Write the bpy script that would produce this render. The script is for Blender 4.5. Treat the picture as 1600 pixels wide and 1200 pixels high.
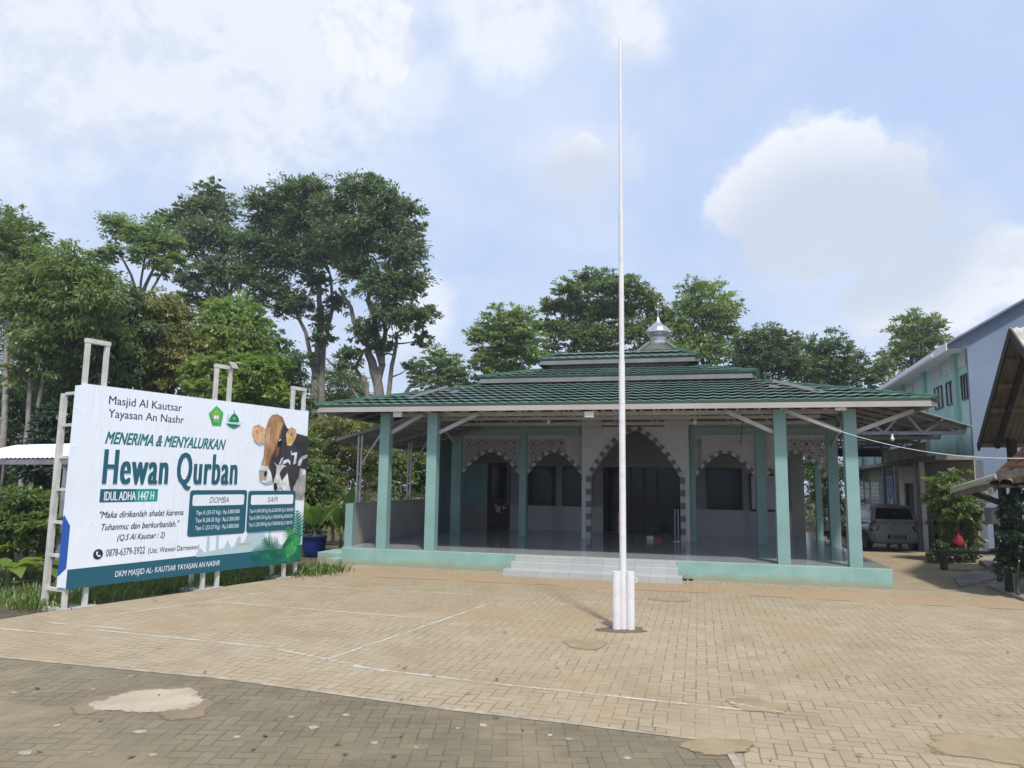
import bpy, bmesh, math, random
import numpy as np
from mathutils import Vector, Matrix
from mathutils.geometry import tessellate_polygon
R = math.radians
for o in list(bpy.data.objects): bpy.data.objects.remove(o)
scene = bpy.context.scene
COL = scene.collection
random.seed(7)
rng = np.random.default_rng(11)

# ------------------------------------------------------------------ camera
FPX, CAMH, ROLL = 1143.0, 1.8, 0.0145
PITCH = math.atan(152 / FPX)
cp, sp, cr, sr = math.cos(PITCH), math.sin(PITCH), math.cos(ROLL), math.sin(ROLL)
cam_d = bpy.data.cameras.new("camera"); cam = bpy.data.objects.new("camera", cam_d); COL.objects.link(cam)
cam_d.sensor_width = 36.0; cam_d.lens = FPX / 1600 * 36.0; cam_d.clip_end = 3000; cam_d.clip_start = 0.05
right = Vector((cr, -sr * sp, sr * cp)); up = Vector((-sr, -cr * sp, cr * cp)); back = Vector((0, -cp, -sp))
m = Matrix((right, up, back)).transposed().to_4x4(); m.translation = (0, 0, CAMH)
cam.matrix_world = m
scene.camera = cam

# ------------------------------------------------------------------ sun, sky, exposure
SUN_EL = R(58); to_sun_h = Vector((0.24, -0.97, 0)).normalized()
to_sun = Vector((to_sun_h.x * math.cos(SUN_EL), to_sun_h.y * math.cos(SUN_EL), math.sin(SUN_EL)))
sd = bpy.data.lights.new("sun", 'SUN'); sd.energy = 3.8; sd.angle = R(4.5); sd.color = (1.0, 0.95, 0.87)
so = bpy.data.objects.new("sun", sd); COL.objects.link(so); so.location = (0, 0, 60)
so.rotation_euler = to_sun.to_track_quat('Z', 'Y').to_euler()
scene.view_settings.view_transform = 'Standard'; scene.view_settings.look = 'None'
scene.view_settings.gamma = 1.0; scene.view_settings.exposure = 0.08
scene.render.engine = 'CYCLES'
scene.cycles.max_bounces = 10; scene.cycles.diffuse_bounces = 5; scene.cycles.transmission_bounces = 8; scene.cycles.transparent_max_bounces = 12

class NT:
    def __init__(s, tree): s.t = tree
    def n(s, typ, **kw):
        nd = s.t.nodes.new(typ)
        for k, v in kw.items(): setattr(nd, k, v)
        return nd
    def put(s, inp, v):
        if isinstance(v, bpy.types.NodeSocket): s.t.links.new(v, inp)
        else: inp.default_value = v
    def math(s, op, *a, clamp=False):
        nd = s.n('ShaderNodeMath', operation=op); nd.use_clamp = clamp
        for i, v in enumerate(a): s.put(nd.inputs[i], v)
        return nd.outputs[0]
    def vmath(s, op, *a):
        nd = s.n('ShaderNodeVectorMath', operation=op)
        for i, v in enumerate(a): s.put(nd.inputs[i], v)
        return nd.outputs['Value'] if op in ('DOT_PRODUCT', 'LENGTH') else nd.outputs[0]
    def mix(s, f, a, b, mode='MIX'):
        nd = s.n('ShaderNodeMix', data_type='RGBA', blend_type=mode)
        s.put(nd.inputs[0], f); s.put(nd.inputs[6], a); s.put(nd.inputs[7], b); return nd.outputs[2]
    def noise(s, vec, scale, detail=4, rough=0.55, dist=0.0):
        nd = s.n('ShaderNodeTexNoise')
        if vec is not None: s.put(nd.inputs['Vector'], vec)
        nd.inputs['Scale'].default_value = scale; nd.inputs['Detail'].default_value = detail
        nd.inputs['Roughness'].default_value = rough; nd.inputs['Distortion'].default_value = dist
        return nd.outputs['Fac']
    def ss(s, v, a, b):      # smoothstep of v from a to b
        nd = s.n('ShaderNodeMapRange', interpolation_type='SMOOTHSTEP')
        s.put(nd.inputs[0], v); nd.inputs[1].default_value = a; nd.inputs[2].default_value = b
        return nd.outputs[0]
    def xyz(s, vec):
        nd = s.n('ShaderNodeSeparateXYZ'); s.put(nd.inputs[0], vec); return nd.outputs
    def comb(s, x, y, z):
        nd = s.n('ShaderNodeCombineXYZ')
        for i, v in enumerate((x, y, z)): s.put(nd.inputs[i], v)
        return nd.outputs[0]
    def scale(s, v, f):
        nd = s.n('ShaderNodeVectorMath', operation='SCALE'); s.put(nd.inputs[0], v); s.put(nd.inputs[3], f); return nd.outputs[0]

def raydir(px, py):
    a, b = px - 800, -(py - 600)
    x, y = a * cr - b * sr, a * sr + b * cr
    d = np.array([x, FPX * cp - y * sp, FPX * sp + y * cp]); return d
CAMP = np.array([0, 0, CAMH])
def G(px, py, z=0.0):
    d = raydir(px, py); return CAMP + d * ((z - CAMH) / d[2])
def PY(px, py, y):
    d = raydir(px, py); return CAMP + d * (y / d[1])

world = bpy.data.worlds.new("World"); scene.world = world; world.use_nodes = True
wt = NT(world.node_tree); world.node_tree.nodes.clear()
wo = wt.n('ShaderNodeOutputWorld'); bg = wt.n('ShaderNodeBackground'); bg.inputs[1].default_value = 0.1
sky = wt.n('ShaderNodeTexSky'); sky.sky_type = 'NISHITA'; sky.sun_disc = False
sky.sun_elevation = SUN_EL; sky.sun_rotation = math.atan2(to_sun.x, to_sun.y)
sky.air_density = 1.0; sky.dust_density = 2.0; sky.ozone_density = 1.5
tc = wt.n('ShaderNodeTexCoord'); V = wt.vmath('NORMALIZE', tc.outputs['Generated'])
vx, vy, vz = wt.xyz(V)
# clouds: heaps of noise with a flat-sky projection, plus the cumulus banks that stand over the place
zc = wt.math('MAXIMUM', vz, 0.02)
flat = wt.comb(wt.math('DIVIDE', vx, wt.math('ADD', zc, 0.25)), wt.math('DIVIDE', vy, wt.math('ADD', zc, 0.25)), 0.0)
n1 = wt.noise(flat, 1.3, 6, 0.55, 0.3)
n2 = wt.noise(V, 9.0, 7, 0.62, 0.2)
n3 = wt.noise(V, 3.2, 5, 0.55, 0.2)
def blob(px, py, rad, stretch=1.0):
    d = raydir(px, py); d = d / np.linalg.norm(d)
    df = wt.vmath('SUBTRACT', V, tuple(d)); x, y, z = wt.xyz(df)
    q = wt.comb(wt.math('DIVIDE', x, stretch), wt.math('DIVIDE', y, stretch), z)
    return wt.math('SUBTRACT', 1.0, wt.math('DIVIDE', wt.vmath('LENGTH', q), rad))
def vmax(l):
    r = l[0]
    for q in l[1:]: r = wt.math('MAXIMUM', r, q)
    return r
n4 = wt.noise(V, 22.0, 6, 0.6, 0.1)
crisp = vmax([blob(1262, 275, .075, 1.0), blob(1310, 285, .085, 1.0), blob(1220, 300, .07, 1.0), blob(1360, 305, .07, 1.1), blob(1170, 320, .055, 1.2), blob(1410, 330, .05, 1.2), blob(1290, 350, .085, 1.5),
              blob(915, 232, .028, 1.0), blob(882, 248, .024, 1.3),
              blob(1560, 420, .055, 1.4), blob(1480, 445, .06, 1.6), blob(1400, 470, .055, 1.6), blob(1540, 400, .03, 1.0),
              blob(605, 75, .05, 1.0), blob(570, 50, .07, 1.1)])
soft = vmax([blob(470, 60, .17, 1.25), blob(380, 170, .13, 1.5), blob(180, 50, .20, 1.3), blob(60, 130, .15, 1.3), blob(800, 15, .09, 1.5), blob(985, 40, .07, .9), blob(1440, 360, .06, 1.4), blob(900, 265, .07, 1.3), blob(650, 480, .07, .9), blob(1290, 330, .11, 1.4)])
cmask = wt.math('MAXIMUM', wt.ss(wt.math('ADD', crisp, wt.math('ADD', wt.math('MULTIPLY', wt.math('SUBTRACT', n2, 0.5), 1.25), wt.math('MULTIPLY', wt.math('SUBTRACT', n4, 0.5), .6))), .02, .34),
                wt.math('MULTIPLY', wt.ss(wt.math('ADD', soft, wt.math('MULTIPLY', wt.math('SUBTRACT', n2, 0.5), 1.3)), -.05, .65), .8))
veil = wt.ss(wt.math('ADD', wt.math('MULTIPLY', n1, 0.45), wt.math('ADD', wt.math('MULTIPLY', n3, 0.3), wt.math('MULTIPLY', wt.noise(flat, 3.6, 8, .62, .6), .25))), 0.36, 0.64)
horiz = wt.math('SUBTRACT', 1.0, wt.ss(vz, 0.02, 0.34))
skyc = wt.mix(0.88, sky.outputs[0], (5.3, 6.75, 9.7, 1))
c1 = wt.mix(wt.math('MULTIPLY', veil, 0.75), skyc, (7.1, 7.9, 9.5, 1))
c2 = wt.mix(wt.math('MULTIPLY', horiz, 0.5), c1, (6.7, 7.6, 9.4, 1))
# bases of the heaped clouds are greyer than their sunlit tops
lit = wt.math('SUBTRACT', wt.noise(wt.vmath('ADD', V, (0, 0, 0.03)), 9.0, 7, 0.62, 0.2), n2)
shade = wt.ss(wt.math('ADD', lit, wt.math('MULTIPLY', wt.math('SUBTRACT', .30, crisp), .0)), -0.05, 0.12)
basez = wt.math('MAXIMUM', wt.math('MULTIPLY', blob(1310, 385, .14, 1.6), 1.6), wt.math('MULTIPLY', blob(900, 300, .09, 1.6), 1.2))
shade = wt.math('MAXIMUM', wt.math('MULTIPLY', shade, .55), wt.math('MULTIPLY', wt.ss(wt.math('ADD', basez, wt.math('MULTIPLY', wt.math('SUBTRACT', n2, .5), .6)), 0.0, .8), 1.0))
cc = wt.mix(shade, (9.2, 9.45, 9.9, 1), (6.3, 6.9, 8.1, 1))
c3 = wt.mix(wt.math('MULTIPLY', cmask, 0.85), c2, cc)
world.node_tree.links.new(c3, bg.inputs[0]); world.node_tree.links.new(bg.outputs[0], wo.inputs[0])

# ------------------------------------------------------------------ materials
def newmat(name):
    mt = bpy.data.materials.new(name); mt.use_nodes = True
    t = NT(mt.node_tree); p = mt.node_tree.nodes['Principled BSDF']
    return mt, t, p
MATS = {}
def mat(name, col, rough=0.6, var=0.12, scale=3.0, metal=0.0, spec=0.4, bump=0.0, bscale=40, dirt=None, dirt_amt=0.0, dirt_scale=1.2):
    """plain procedural paint, plaster, wood or metal: base colour with two scales of wear"""
    if name in MATS: return MATS[name]
    mt, t, p = newmat(name)
    co = t.n('ShaderNodeTexCoord').outputs['Object']
    n = t.noise(co, scale, 6, 0.6); c4 = (*col, 1)
    dk = tuple(c * (1 - var * 1.6) for c in col) + (1,); lt = tuple(min(1, c * (1 + var)) for c in col) + (1,)
    c = t.mix(t.ss(n, 0.3, 0.7), dk, lt)
    if dirt:
        d = t.ss(t.noise(co, dirt_scale, 8, 0.7, 0.5), 0.52, 0.72)
        c = t.mix(t.math('MULTIPLY', d, dirt_amt), c, (*dirt, 1))
    t.put(p.inputs['Base Color'], c); p.inputs['Roughness'].default_value = rough
    p.inputs['Metallic'].default_value = metal; p.inputs['Specular IOR Level'].default_value = spec
    if bump > 0:
        b = t.n('ShaderNodeBump'); b.inputs['Strength'].default_value = bump; b.inputs['Distance'].default_value = 0.01
        t.put(b.inputs['Height'], t.noise(co, bscale, 5, 0.6)); t.put(p.inputs['Normal'], b.outputs[0])
    MATS[name] = mt; return mt

def leafmat(name, c0, c1, transl=0.42, rough=0.42):
    mt, t, p = newmat(name)
    g = t.n('ShaderNodeNewGeometry'); rnd = g.outputs['Random Per Island']
    co = t.n('ShaderNodeTexCoord').outputs['Object']
    n = t.noise(co, 0.9, 3, 0.5)
    f = t.math('ADD', t.math('MULTIPLY', rnd, 0.6), t.math('MULTIPLY', t.ss(n, .35, .65), 0.4))
    c = t.mix(f, (*c0, 1), (*c1, 1))
    yel = t.math('GREATER_THAN', t.n('ShaderNodeTexWhiteNoise', noise_dimensions='1D').outputs[0], 2.0)
    t.put(p.inputs['Base Color'], c); p.inputs['Roughness'].default_value = rough
    p.inputs['Specular IOR Level'].default_value = 0.5
    tr = t.n('ShaderNodeBsdfTranslucent'); t.put(tr.inputs[0], t.mix(0.5, c, (c1[0] * 1.5, c1[1] * 1.5, c1[2] * .6, 1)))
    ms = t.n('ShaderNodeMixShader'); ms.inputs[0].default_value = transl
    mt.node_tree.links.new(p.outputs[0], ms.inputs[1]); mt.node_tree.links.new(tr.outputs[0], ms.inputs[2])
    mt.node_tree.links.new(ms.outputs[0], mt.node_tree.nodes['Material Output'].inputs[0])
    return mt

def paver_mat(name, cA, cB, joint, dirtc, dirt_amt, rough=0.85, band=False, stain=None):
    """herringbone concrete block paving, blocks 21 x 10.5 cm"""
    mt, t, p = newmat(name)
    co = t.n('ShaderNodeTexCoord').outputs['Object']
    wob = t.n('ShaderNodeTexNoise'); t.put(wob.inputs['Vector'], co); wob.inputs['Scale'].default_value = 1.3
    cw = t.vmath('ADD', co, t.scale(t.vmath('SUBTRACT', wob.outputs['Color'], (.5, .5, .5)), 0.03))
    x, y, z = t.xyz(t.scale(cw, 1 / 0.105))
    i, j = t.math('FLOOR', x), t.math('FLOOR', y)
    u, v = t.math('SUBTRACT', x, i), t.math('SUBTRACT', y, j)
    k = t.math('FLOORED_MODULO', t.math('SUBTRACT', i, j), 4.0)
    k1 = t.math('COMPARE', k, 1.0, 0.1); k2 = t.math('COMPARE', k, 2.0, 0.1); hz = t.math('LESS_THAN', k, 1.5)
    sH, tH = t.math('ADD', u, k1), v
    sV, tV = t.math('ADD', v, k2), u
    def sel(a, b): return t.math('ADD', t.math('MULTIPLY', hz, a), t.math('MULTIPLY', t.math('SUBTRACT', 1.0, hz), b))
    S, T = sel(sH, sV), sel(tH, tV)
    e = t.math('MINIMUM', t.math('MINIMUM', S, t.math('SUBTRACT', 2.0, S)), t.math('MINIMUM', T, t.math('SUBTRACT', 1.0, T)))
    bi = t.math('SUBTRACT', i, t.math('MULTIPLY', hz, k1)); bj = t.math('SUBTRACT', j, t.math('MULTIPLY', t.math('SUBTRACT', 1.0, hz), k2))
    wn = t.n('ShaderNodeTexWhiteNoise', noise_dimensions='3D'); t.put(wn.inputs[0], t.comb(bi, bj, hz)); r = wn.outputs[0]
    big = t.noise(co, 0.55, 6, 0.62, 0.4); mid = t.noise(co, 3.0, 6, 0.6); fine = t.noise(co, 60, 4, 0.6)
    f = t.math('ADD', t.math('MULTIPLY', r, 0.35), t.math('ADD', t.math('MULTIPLY', t.ss(mid, .3, .7), 0.35), t.math('MULTIPLY', t.ss(t.noise(co, .18, 4, .6), .35, .65), .3)))
    c = t.mix(f, (*cA, 1), (*cB, 1))
    c = t.mix(t.math('MULTIPLY', t.ss(fine, .35, .75), 0.25), c, (cA[0] * .6, cA[1] * .6, cA[2] * .6, 1))
    # joints, partly filled with sand
    fill = t.ss(t.noise(co, 1.7, 5, 0.65), .38, .68)
    jw = t.math('SUBTRACT', 0.085, t.math('MULTIPLY', fill, 0.035))
    jm = t.math('SUBTRACT', 1.0, t.ss(t.math('DIVIDE', e, jw), 0.55, 1.0))
    c = t.mix(t.math('MULTIPLY', jm, t.math('SUBTRACT', 0.60, t.math('MULTIPLY', fill, 0.48))), c, (*joint, 1))
    d = t.ss(big, 0.48, 0.70)
    c = t.mix(t.math('MULTIPLY', d, dirt_amt), c, (*dirtc, 1))
    if stain:
        d2 = t.ss(t.noise(t.vmath('ADD', co, (31, 7, 0)), 0.8, 7, 0.68, 0.6), 0.50, 0.66)
        c = t.mix(t.math('MULTIPLY', d2, 0.42), c, (*stain, 1))
    if band:   # silt washed along the foot of the porch
        bx, by, bz = t.xyz(co)
        yy = t.math('ADD', by, t.math('MULTIPLY', t.math('SUBTRACT', t.noise(co, 0.7, 5, 0.6), 0.5), 0.9))
        bm = t.math('MULTIPLY', t.ss(yy, -1.75, -1.35), t.math('SUBTRACT', 1.0, t.ss(yy, -0.95, -0.55)))
        c = t.mix(t.math('MULTIPLY', bm, 0.8), c, (0.36, 0.255, 0.155, 1))
        yl = t.math('ADD', by, t.math('MULTIPLY', t.math('SUBTRACT', t.noise(co, 0.25, 3, 0.5), 0.5), 0.5))
        ln = t.math('SUBTRACT', 1.0, t.ss(t.math('ABSOLUTE', t.math('ADD', yl, 1.62)), 0.012, 0.05))
        ln = t.math('MULTIPLY', ln, t.ss(t.noise(co, 1.1, 4, 0.6), .40, .52))
        c = t.mix(t.math('MULTIPLY', ln, 0.75), c, (0.09, 0.065, 0.045, 1))
    t.put(p.inputs['Base Color'], c); p.inputs['Roughness'].default_value = rough; p.inputs['Specular IOR Level'].default_value = 0.25
    b = t.n('ShaderNodeBump'); b.inputs['Strength'].default_value = 0.45; b.inputs['Distance'].default_value = 0.006
    h = t.math('ADD', t.ss(e, 0.0, 0.10), t.math('ADD', t.math('MULTIPLY', r, 0.5), t.math('MULTIPLY', fine, 0.25)))
    t.put(b.inputs['Height'], h); t.put(p.inputs['Normal'], b.outputs[0])
    return mt

def tile_mat(name, col, grout, size, rough=0.25, spec=0.5, axis='xy', var=0.06):
    """square glazed tiles with thin joints"""
    mt, t, p = newmat(name)
    co = t.n('ShaderNodeTexCoord').outputs['Object']; x, y, z = t.xyz(co)
    a, b_ = {'xy': (x, y), 'xz': (x, z), 'yz': (y, z)}[axis]
    a, b_ = t.math('DIVIDE', a, size), t.math('DIVIDE', b_, size)
    fa, fb = t.math('FLOOR', a), t.math('FLOOR', b_); ua, ub = t.math('SUBTRACT', a, fa), t.math('SUBTRACT', b_, fb)
    e = t.math('MINIMUM', t.math('MINIMUM', ua, t.math('SUBTRACT', 1.0, ua)), t.math('MINIMUM', ub, t.math('SUBTRACT', 1.0, ub)))
    wn = t.n('ShaderNodeTexWhiteNoise', noise_dimensions='2D'); t.put(wn.inputs[0], t.comb(fa, fb, 0.0))
    v = t.math('ADD', t.math('MULTIPLY', wn.outputs[0], 0.5), t.math('MULTIPLY', t.noise(co, 2.5, 6, .6), 0.5))
    c = t.mix(v, tuple(q * (1 - var * 2) for q in col) + (1,), tuple(min(1, q * (1 + var)) for q in col) + (1,))
    c = t.mix(t.math('MULTIPLY', t.math('SUBTRACT', 1.0, t.ss(e, 0.006, 0.018)), 0.7), c, (*grout, 1))
    t.put(p.inputs['Base Color'], c); p.inputs['Roughness'].default_value = rough; p.inputs['Specular IOR Level'].default_value = spec
    return mt

# ------------------------------------------------------------------ mesh helpers
class MB:
    def __init__(s): s.v = []; s.f = []; s.mi = []
    def add(s, verts, faces, mi=0):
        b = len(s.v); s.v += [tuple(float(c) for c in q) for q in verts]
        for f in faces: s.f.append(tuple(b + i for i in f)); s.mi.append(mi)
    def box(s, x0, x1, y0, y1, z0, z1, mi=0):
        s.add([(x0, y0, z0), (x1, y0, z0), (x1, y1, z0), (x0, y1, z0), (x0, y0, z1), (x1, y0, z1), (x1, y1, z1), (x0, y1, z1)],
              [(3, 2, 1, 0), (4, 5, 6, 7), (0, 1, 5, 4), (1, 2, 6, 5), (2, 3, 7, 6), (3, 0, 4, 7)], mi); return s
    def bar(s, a, b, w, h=None, mi=0):
        """square bar between two points"""
        h = h or w; a, b = Vector(a), Vector(b); d = (b - a).normalized()
        sd_ = d.cross(Vector((0, 0, 1)));
        if sd_.length < 1e-4: sd_ = Vector((1, 0, 0))
        sd_.normalize(); u_ = sd_.cross(d).normalized(); sd_ *= w / 2; u_ *= h / 2
        vs = [a - sd_ - u_, a + sd_ - u_, a + sd_ + u_, a - sd_ + u_, b - sd_ - u_, b + sd_ - u_, b + sd_ + u_, b - sd_ + u_]
        s.add(vs, [(0, 1, 2, 3), (7, 6, 5, 4), (0, 4, 5, 1), (1, 5, 6, 2), (2, 6, 7, 3), (3, 7, 4, 0)], mi); return s
    def tube(s, pts, rad, n=8, mi=0, cap=True):
        pts = [Vector(q) for q in pts]; rad = rad if hasattr(rad, '__len__') else [rad] * len(pts)
        ref = Vector((0, 0, 1)); vs = []; prev = None
        for i, q in enumerate(pts):
            d = (pts[min(i + 1, len(pts) - 1)] - pts[max(i - 1, 0)]).normalized()
            if prev is None:
                sd_ = d.cross(Vector((0.3, 0.9, 0.1))) if abs(d.z) > .9 else d.cross(ref)
            else: sd_ = prev - d * prev.dot(d)
            sd_.normalize(); prev = sd_; u_ = d.cross(sd_)
            for k in range(n):
                a = 2 * math.pi * k / n; vs.append(q + (sd_ * math.cos(a) + u_ * math.sin(a)) * rad[i])
        fs = []
        for i in range(len(pts) - 1):
            for k in range(n):
                fs.append((i * n + k, i * n + (k + 1) % n, (i + 1) * n + (k + 1) % n, (i + 1) * n + k))
        s.add(vs, fs, mi)
        if cap: s.add(vs[:n], [tuple(range(n))[::-1]], mi); s.add(vs[-n:], [tuple(range(n))], mi)
        return s
    def lathe(s, prof, c=(0, 0, 0), n=24, mi=0):
        vs = []; fs = []
        for r_, z in prof:
            for k in range(n):
                a = 2 * math.pi * k / n; vs.append((c[0] + r_ * math.cos(a), c[1] + r_ * math.sin(a), c[2] + z))
        for i in range(len(prof) - 1):
            for k in range(n): fs.append((i * n + k, i * n + (k + 1) % n, (i + 1) * n + (k + 1) % n, (i + 1) * n + k))
        s.add(vs, fs, mi)
        if prof[0][0] > 1e-4: s.add(vs[:n], [tuple(range(n))[::-1]], mi)
        if prof[-1][0] > 1e-4: s.add(vs[-n:], [tuple(range(n))], mi)
        return s
    def poly(s, pts, mi=0):
        tr = tessellate_polygon([[Vector(q) for q in pts]])
        s.add(pts, [tuple(f) for f in tr], mi); return s
    def prism(s, pts, off, mi=0):
        """polygon pts (3D) extruded by vector off"""
        n = len(pts); o = Vector(off); tr = tessellate_polygon([[Vector(q) for q in pts]])
        vs = [Vector(q) for q in pts] + [Vector(q) + o for q in pts]
        fs = [tuple(f) for f in tr] + [tuple(i + n for i in f)[::-1] for f in tr] + [(i, (i + 1) % n, n + (i + 1) % n, n + i) for i in range(n)]
        s.add(vs, fs, mi); return s
    def build(s, name, mt, parent=None, smooth=False, off=None, bevel=0.0, recalc=True):
        me = bpy.data.meshes.new(name)
        v = s.v if off is None else [(a - off[0], b - off[1], c - off[2]) for a, b, c in s.v]
        me.from_pydata(v, [], s.f)
        for q in (mt if isinstance(mt, (list, tuple)) else [mt]): me.materials.append(q)
        if len(me.materials) > 1: me.polygons.foreach_set('material_index', s.mi)
        if recalc:
            bm = bmesh.new(); bm.from_mesh(me); bmesh.ops.recalc_face_normals(bm, faces=bm.faces)
            if bevel > 0:
                bmesh.ops.remove_doubles(bm, verts=bm.verts, dist=1e-5)
                es = [e for e in bm.edges if len(e.link_faces) == 2 and e.calc_face_angle(0) > 0.6]
                bmesh.ops.bevel(bm, geom=es, offset=bevel, segments=2, affect='EDGES', profile=0.6)
            bm.to_mesh(me); bm.free()
        if smooth: me.polygons.foreach_set('use_smooth', [len(p.vertices) <= 4 for p in me.polygons])
        o = bpy.data.objects.new(name, me); COL.objects.link(o)
        if parent: o.parent = parent
        return o
def tag(o, label=None, cat=None, group=None, kind=None):
    if label: o['label'] = label
    if cat: o['category'] = cat
    if group: o['group'] = group
    if kind: o['kind'] = kind
    return o
def thing(name, label, cat, loc=(0, 0, 0), rz=0.0, group=None):
    o = bpy.data.objects.new(name, None); COL.objects.link(o); o.empty_display_size = 0.2
    o.location = tuple(float(q) for q in loc); o.rotation_euler = (0, 0, rz); return tag(o, label, cat, group)
def dup(root, loc, rz=None, label=None, scale=None):
    r_ = root.copy(); COL.objects.link(r_); r_.location = loc
    if rz is not None: r_.rotation_euler = (0, 0, rz)
    if label: r_['label'] = label
    if scale: r_.scale = scale
    for ch in list(root.children):
        c = ch.copy(); COL.objects.link(c); c.parent = r_
        for g in list(ch.children):
            d = g.copy(); COL.objects.link(d); d.parent = c
    return r_

class Frame:
    """a building's own axes: x to the right along its front, y into its depth"""
    def __init__(s, O, th):
        s.O = np.array([O[0], O[1], 0.0]); s.th = th
        s.ux = np.array([math.cos(th), math.sin(th), 0]); s.uy = np.array([-math.sin(th), math.cos(th), 0])
    def loc(s, p): p = np.asarray(p); return np.array([np.dot(p - s.O, s.ux), np.dot(p - s.O, s.uy), p[2]])
    def w(s, x, y, z=0.0): q = s.O + s.ux * x + s.uy * y; return (float(q[0]), float(q[1]), float(z))
    def LY(s, px, py, y):
        d = raydir(px, py); t = (y - np.dot(CAMP - s.O, s.uy)) / np.dot(d, s.uy); return s.loc(CAMP + d * t)
    def LX(s, px, py, x):
        d = raydir(px, py); t = (x - np.dot(CAMP - s.O, s.ux)) / np.dot(d, s.ux); return s.loc(CAMP + d * t)
    def LG(s, px, py, z=0.0): return s.loc(G(px, py, z))

MF = Frame((6.79, 13.27), R(-14.3))       # the mosque: origin at the right front corner of its porch
c0 = PY(1516, 620, 20.0)
SF = Frame((c0[0], c0[1]), R(-16.9))      # the two-storey school: origin at its near left corner
BA, BB = np.array(G(104, 953)), np.array(G(462, 901))
BTH = math.atan2(BB[1] - BA[1], BB[0] - BA[0])
BF = Frame((BA[0], BA[1]), BTH)           # the billboard: x along it, y behind it

# ------------------------------------------------------------------ ground, paving and painted markings
def zf(y):                                    # the drive beside the mosque falls away towards the back
    q = min(1, max(0, (y - 20.0) / 7.0)); return -0.42 * q * q * (3 - 2 * q)
def soil_mat():
    mt, t, p = newmat("soil and weeds")
    co = t.n('ShaderNodeTexCoord').outputs['Object']
    n = t.noise(co, 0.5, 8, .65); f = t.noise(co, 14, 6, .65)
    c = t.mix(t.ss(n, .4, .6), (.15, .105, .068, 1), (.085, .085, .04, 1))
    c = t.mix(t.ss(f, .4, .7), c, (.06, .045, .03, 1))
    t.put(p.inputs['Base Color'], c); p.inputs['Roughness'].default_value = .95
    b = t.n('ShaderNodeBump'); b.inputs['Strength'].default_value = .8; b.inputs['Distance'].default_value = .05
    t.put(b.inputs['Height'], f); t.put(p.inputs['Normal'], b.outputs[0]); return mt
b = MB(); ys = [-40, -10] + [19 + i * .8 for i in range(13)] + [60, 110, 160]
for i, y in enumerate(ys):
    for x in (-140, 140): b.v.append((x, y, zf(y) - 0.03))
for i in range(len(ys) - 1): b.f.append((2 * i, 2 * i + 1, 2 * i + 3, 2 * i + 2)); b.mi.append(0)
tag(b.build('ground', soil_mat()), kind='structure')

LB = [(-8, -14)] + [tuple(G(*q)[[1, 0]]) for q in ((-120, 985), (0, 968), (60, 958), (110, 951), (300, 924), (470, 898), (505, 880), (528, 868))]
LB.append((17.2, MF.w(-9.5, 1.5)[0])); LB.append((17.8, MF.w(-1.5, 3)[0])); LB.append((34, MF.w(-1.5, 19)[0]))
LBy = [q[0] for q in LB]; LBx = [q[1] for q in LB]
RBy = [-8, 10, 13, 16, 20, 34]; RBx = [24, 20, 15.5, 13.6, SF.w(.3, 0)[0], SF.w(.3, 14.5)[0]]
b = MB(); rows = sorted(set([round(-8 + .4 * i, 3) for i in range(104)] + [round(q, 3) for q in LBy]))
for y in rows:
    a, c = np.interp(y, LBy, LBx), np.interp(y, RBy, RBx)
    for x in (a, c): q = MF.loc((x, y, 0)); b.v.append((q[0], q[1], zf(y)))
for i in range(len(rows) - 1): b.f.append((2 * i, 2 * i + 1, 2 * i + 3, 2 * i + 2)); b.mi.append(0)
pav = b.build('paving', paver_mat("sandy block paving", (.305, .244, .160), (.415, .345, .238), (.10, .075, .045), (.33, .235, .13), 0.65, band=True, stain=(.25, .19, .115)))
pav.location = MF.w(0, 0); pav.rotation_euler = (0, 0, MF.th); tag(pav, kind='structure')

edge_px = [(-260, 1003), (-60, 1021), (0, 1028), (350, 1062), (700, 1110), (900, 1133), (1130, 1162)]
E0 = [G(*q) for q in edge_px] + [G(1152, 1200), G(1190, 1290)]
def roadmesh(z, pts, name, mt):
    b = MB(); b.prism([(p[0], p[1], z - .02) for p in pts], (0, 0, .02))
    o = b.build(name, mt, off=(0, 3, 0)); o.location = (0, 3, 0); return tag(o, kind='structure')
dark = paver_mat("grey block paving", (.150, .126, .082), (.245, .206, .136), (.075, .06, .04), (.30, .24, .155), 0.75, stain=(.10, .086, .06))
rd = roadmesh(.006, E0 + [np.array([2.5, 1.0, 0]), np.array([2.5, -5, 0]), np.array([-14, -5, 0]), np.array([-14, 8, 0])], 'road', dark)
rd.rotation_euler = (0, 0, 0)
b = MB()                                        # narrow mortar line between the two pavings
for i in range(len(E0) - 1):
    p, q = E0[i], E0[i + 1]; d = (q - p); d /= np.linalg.norm(d); nn = np.array([-d[1], d[0], 0])
    w0 = .035 + .015 * math.sin(i * 2.1)
    b.add([(*(p - nn * .02)[:2], .010), (*(q - nn * .02)[:2], .010), (*(q + nn * w0)[:2], .010), (*(p + nn * w0)[:2], .010)], [(0, 1, 2, 3)])
tag(b.build('mortar_strip', mat("sandy mortar", (.36, .31, .24), .9, .2, 6)), kind='structure')

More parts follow.
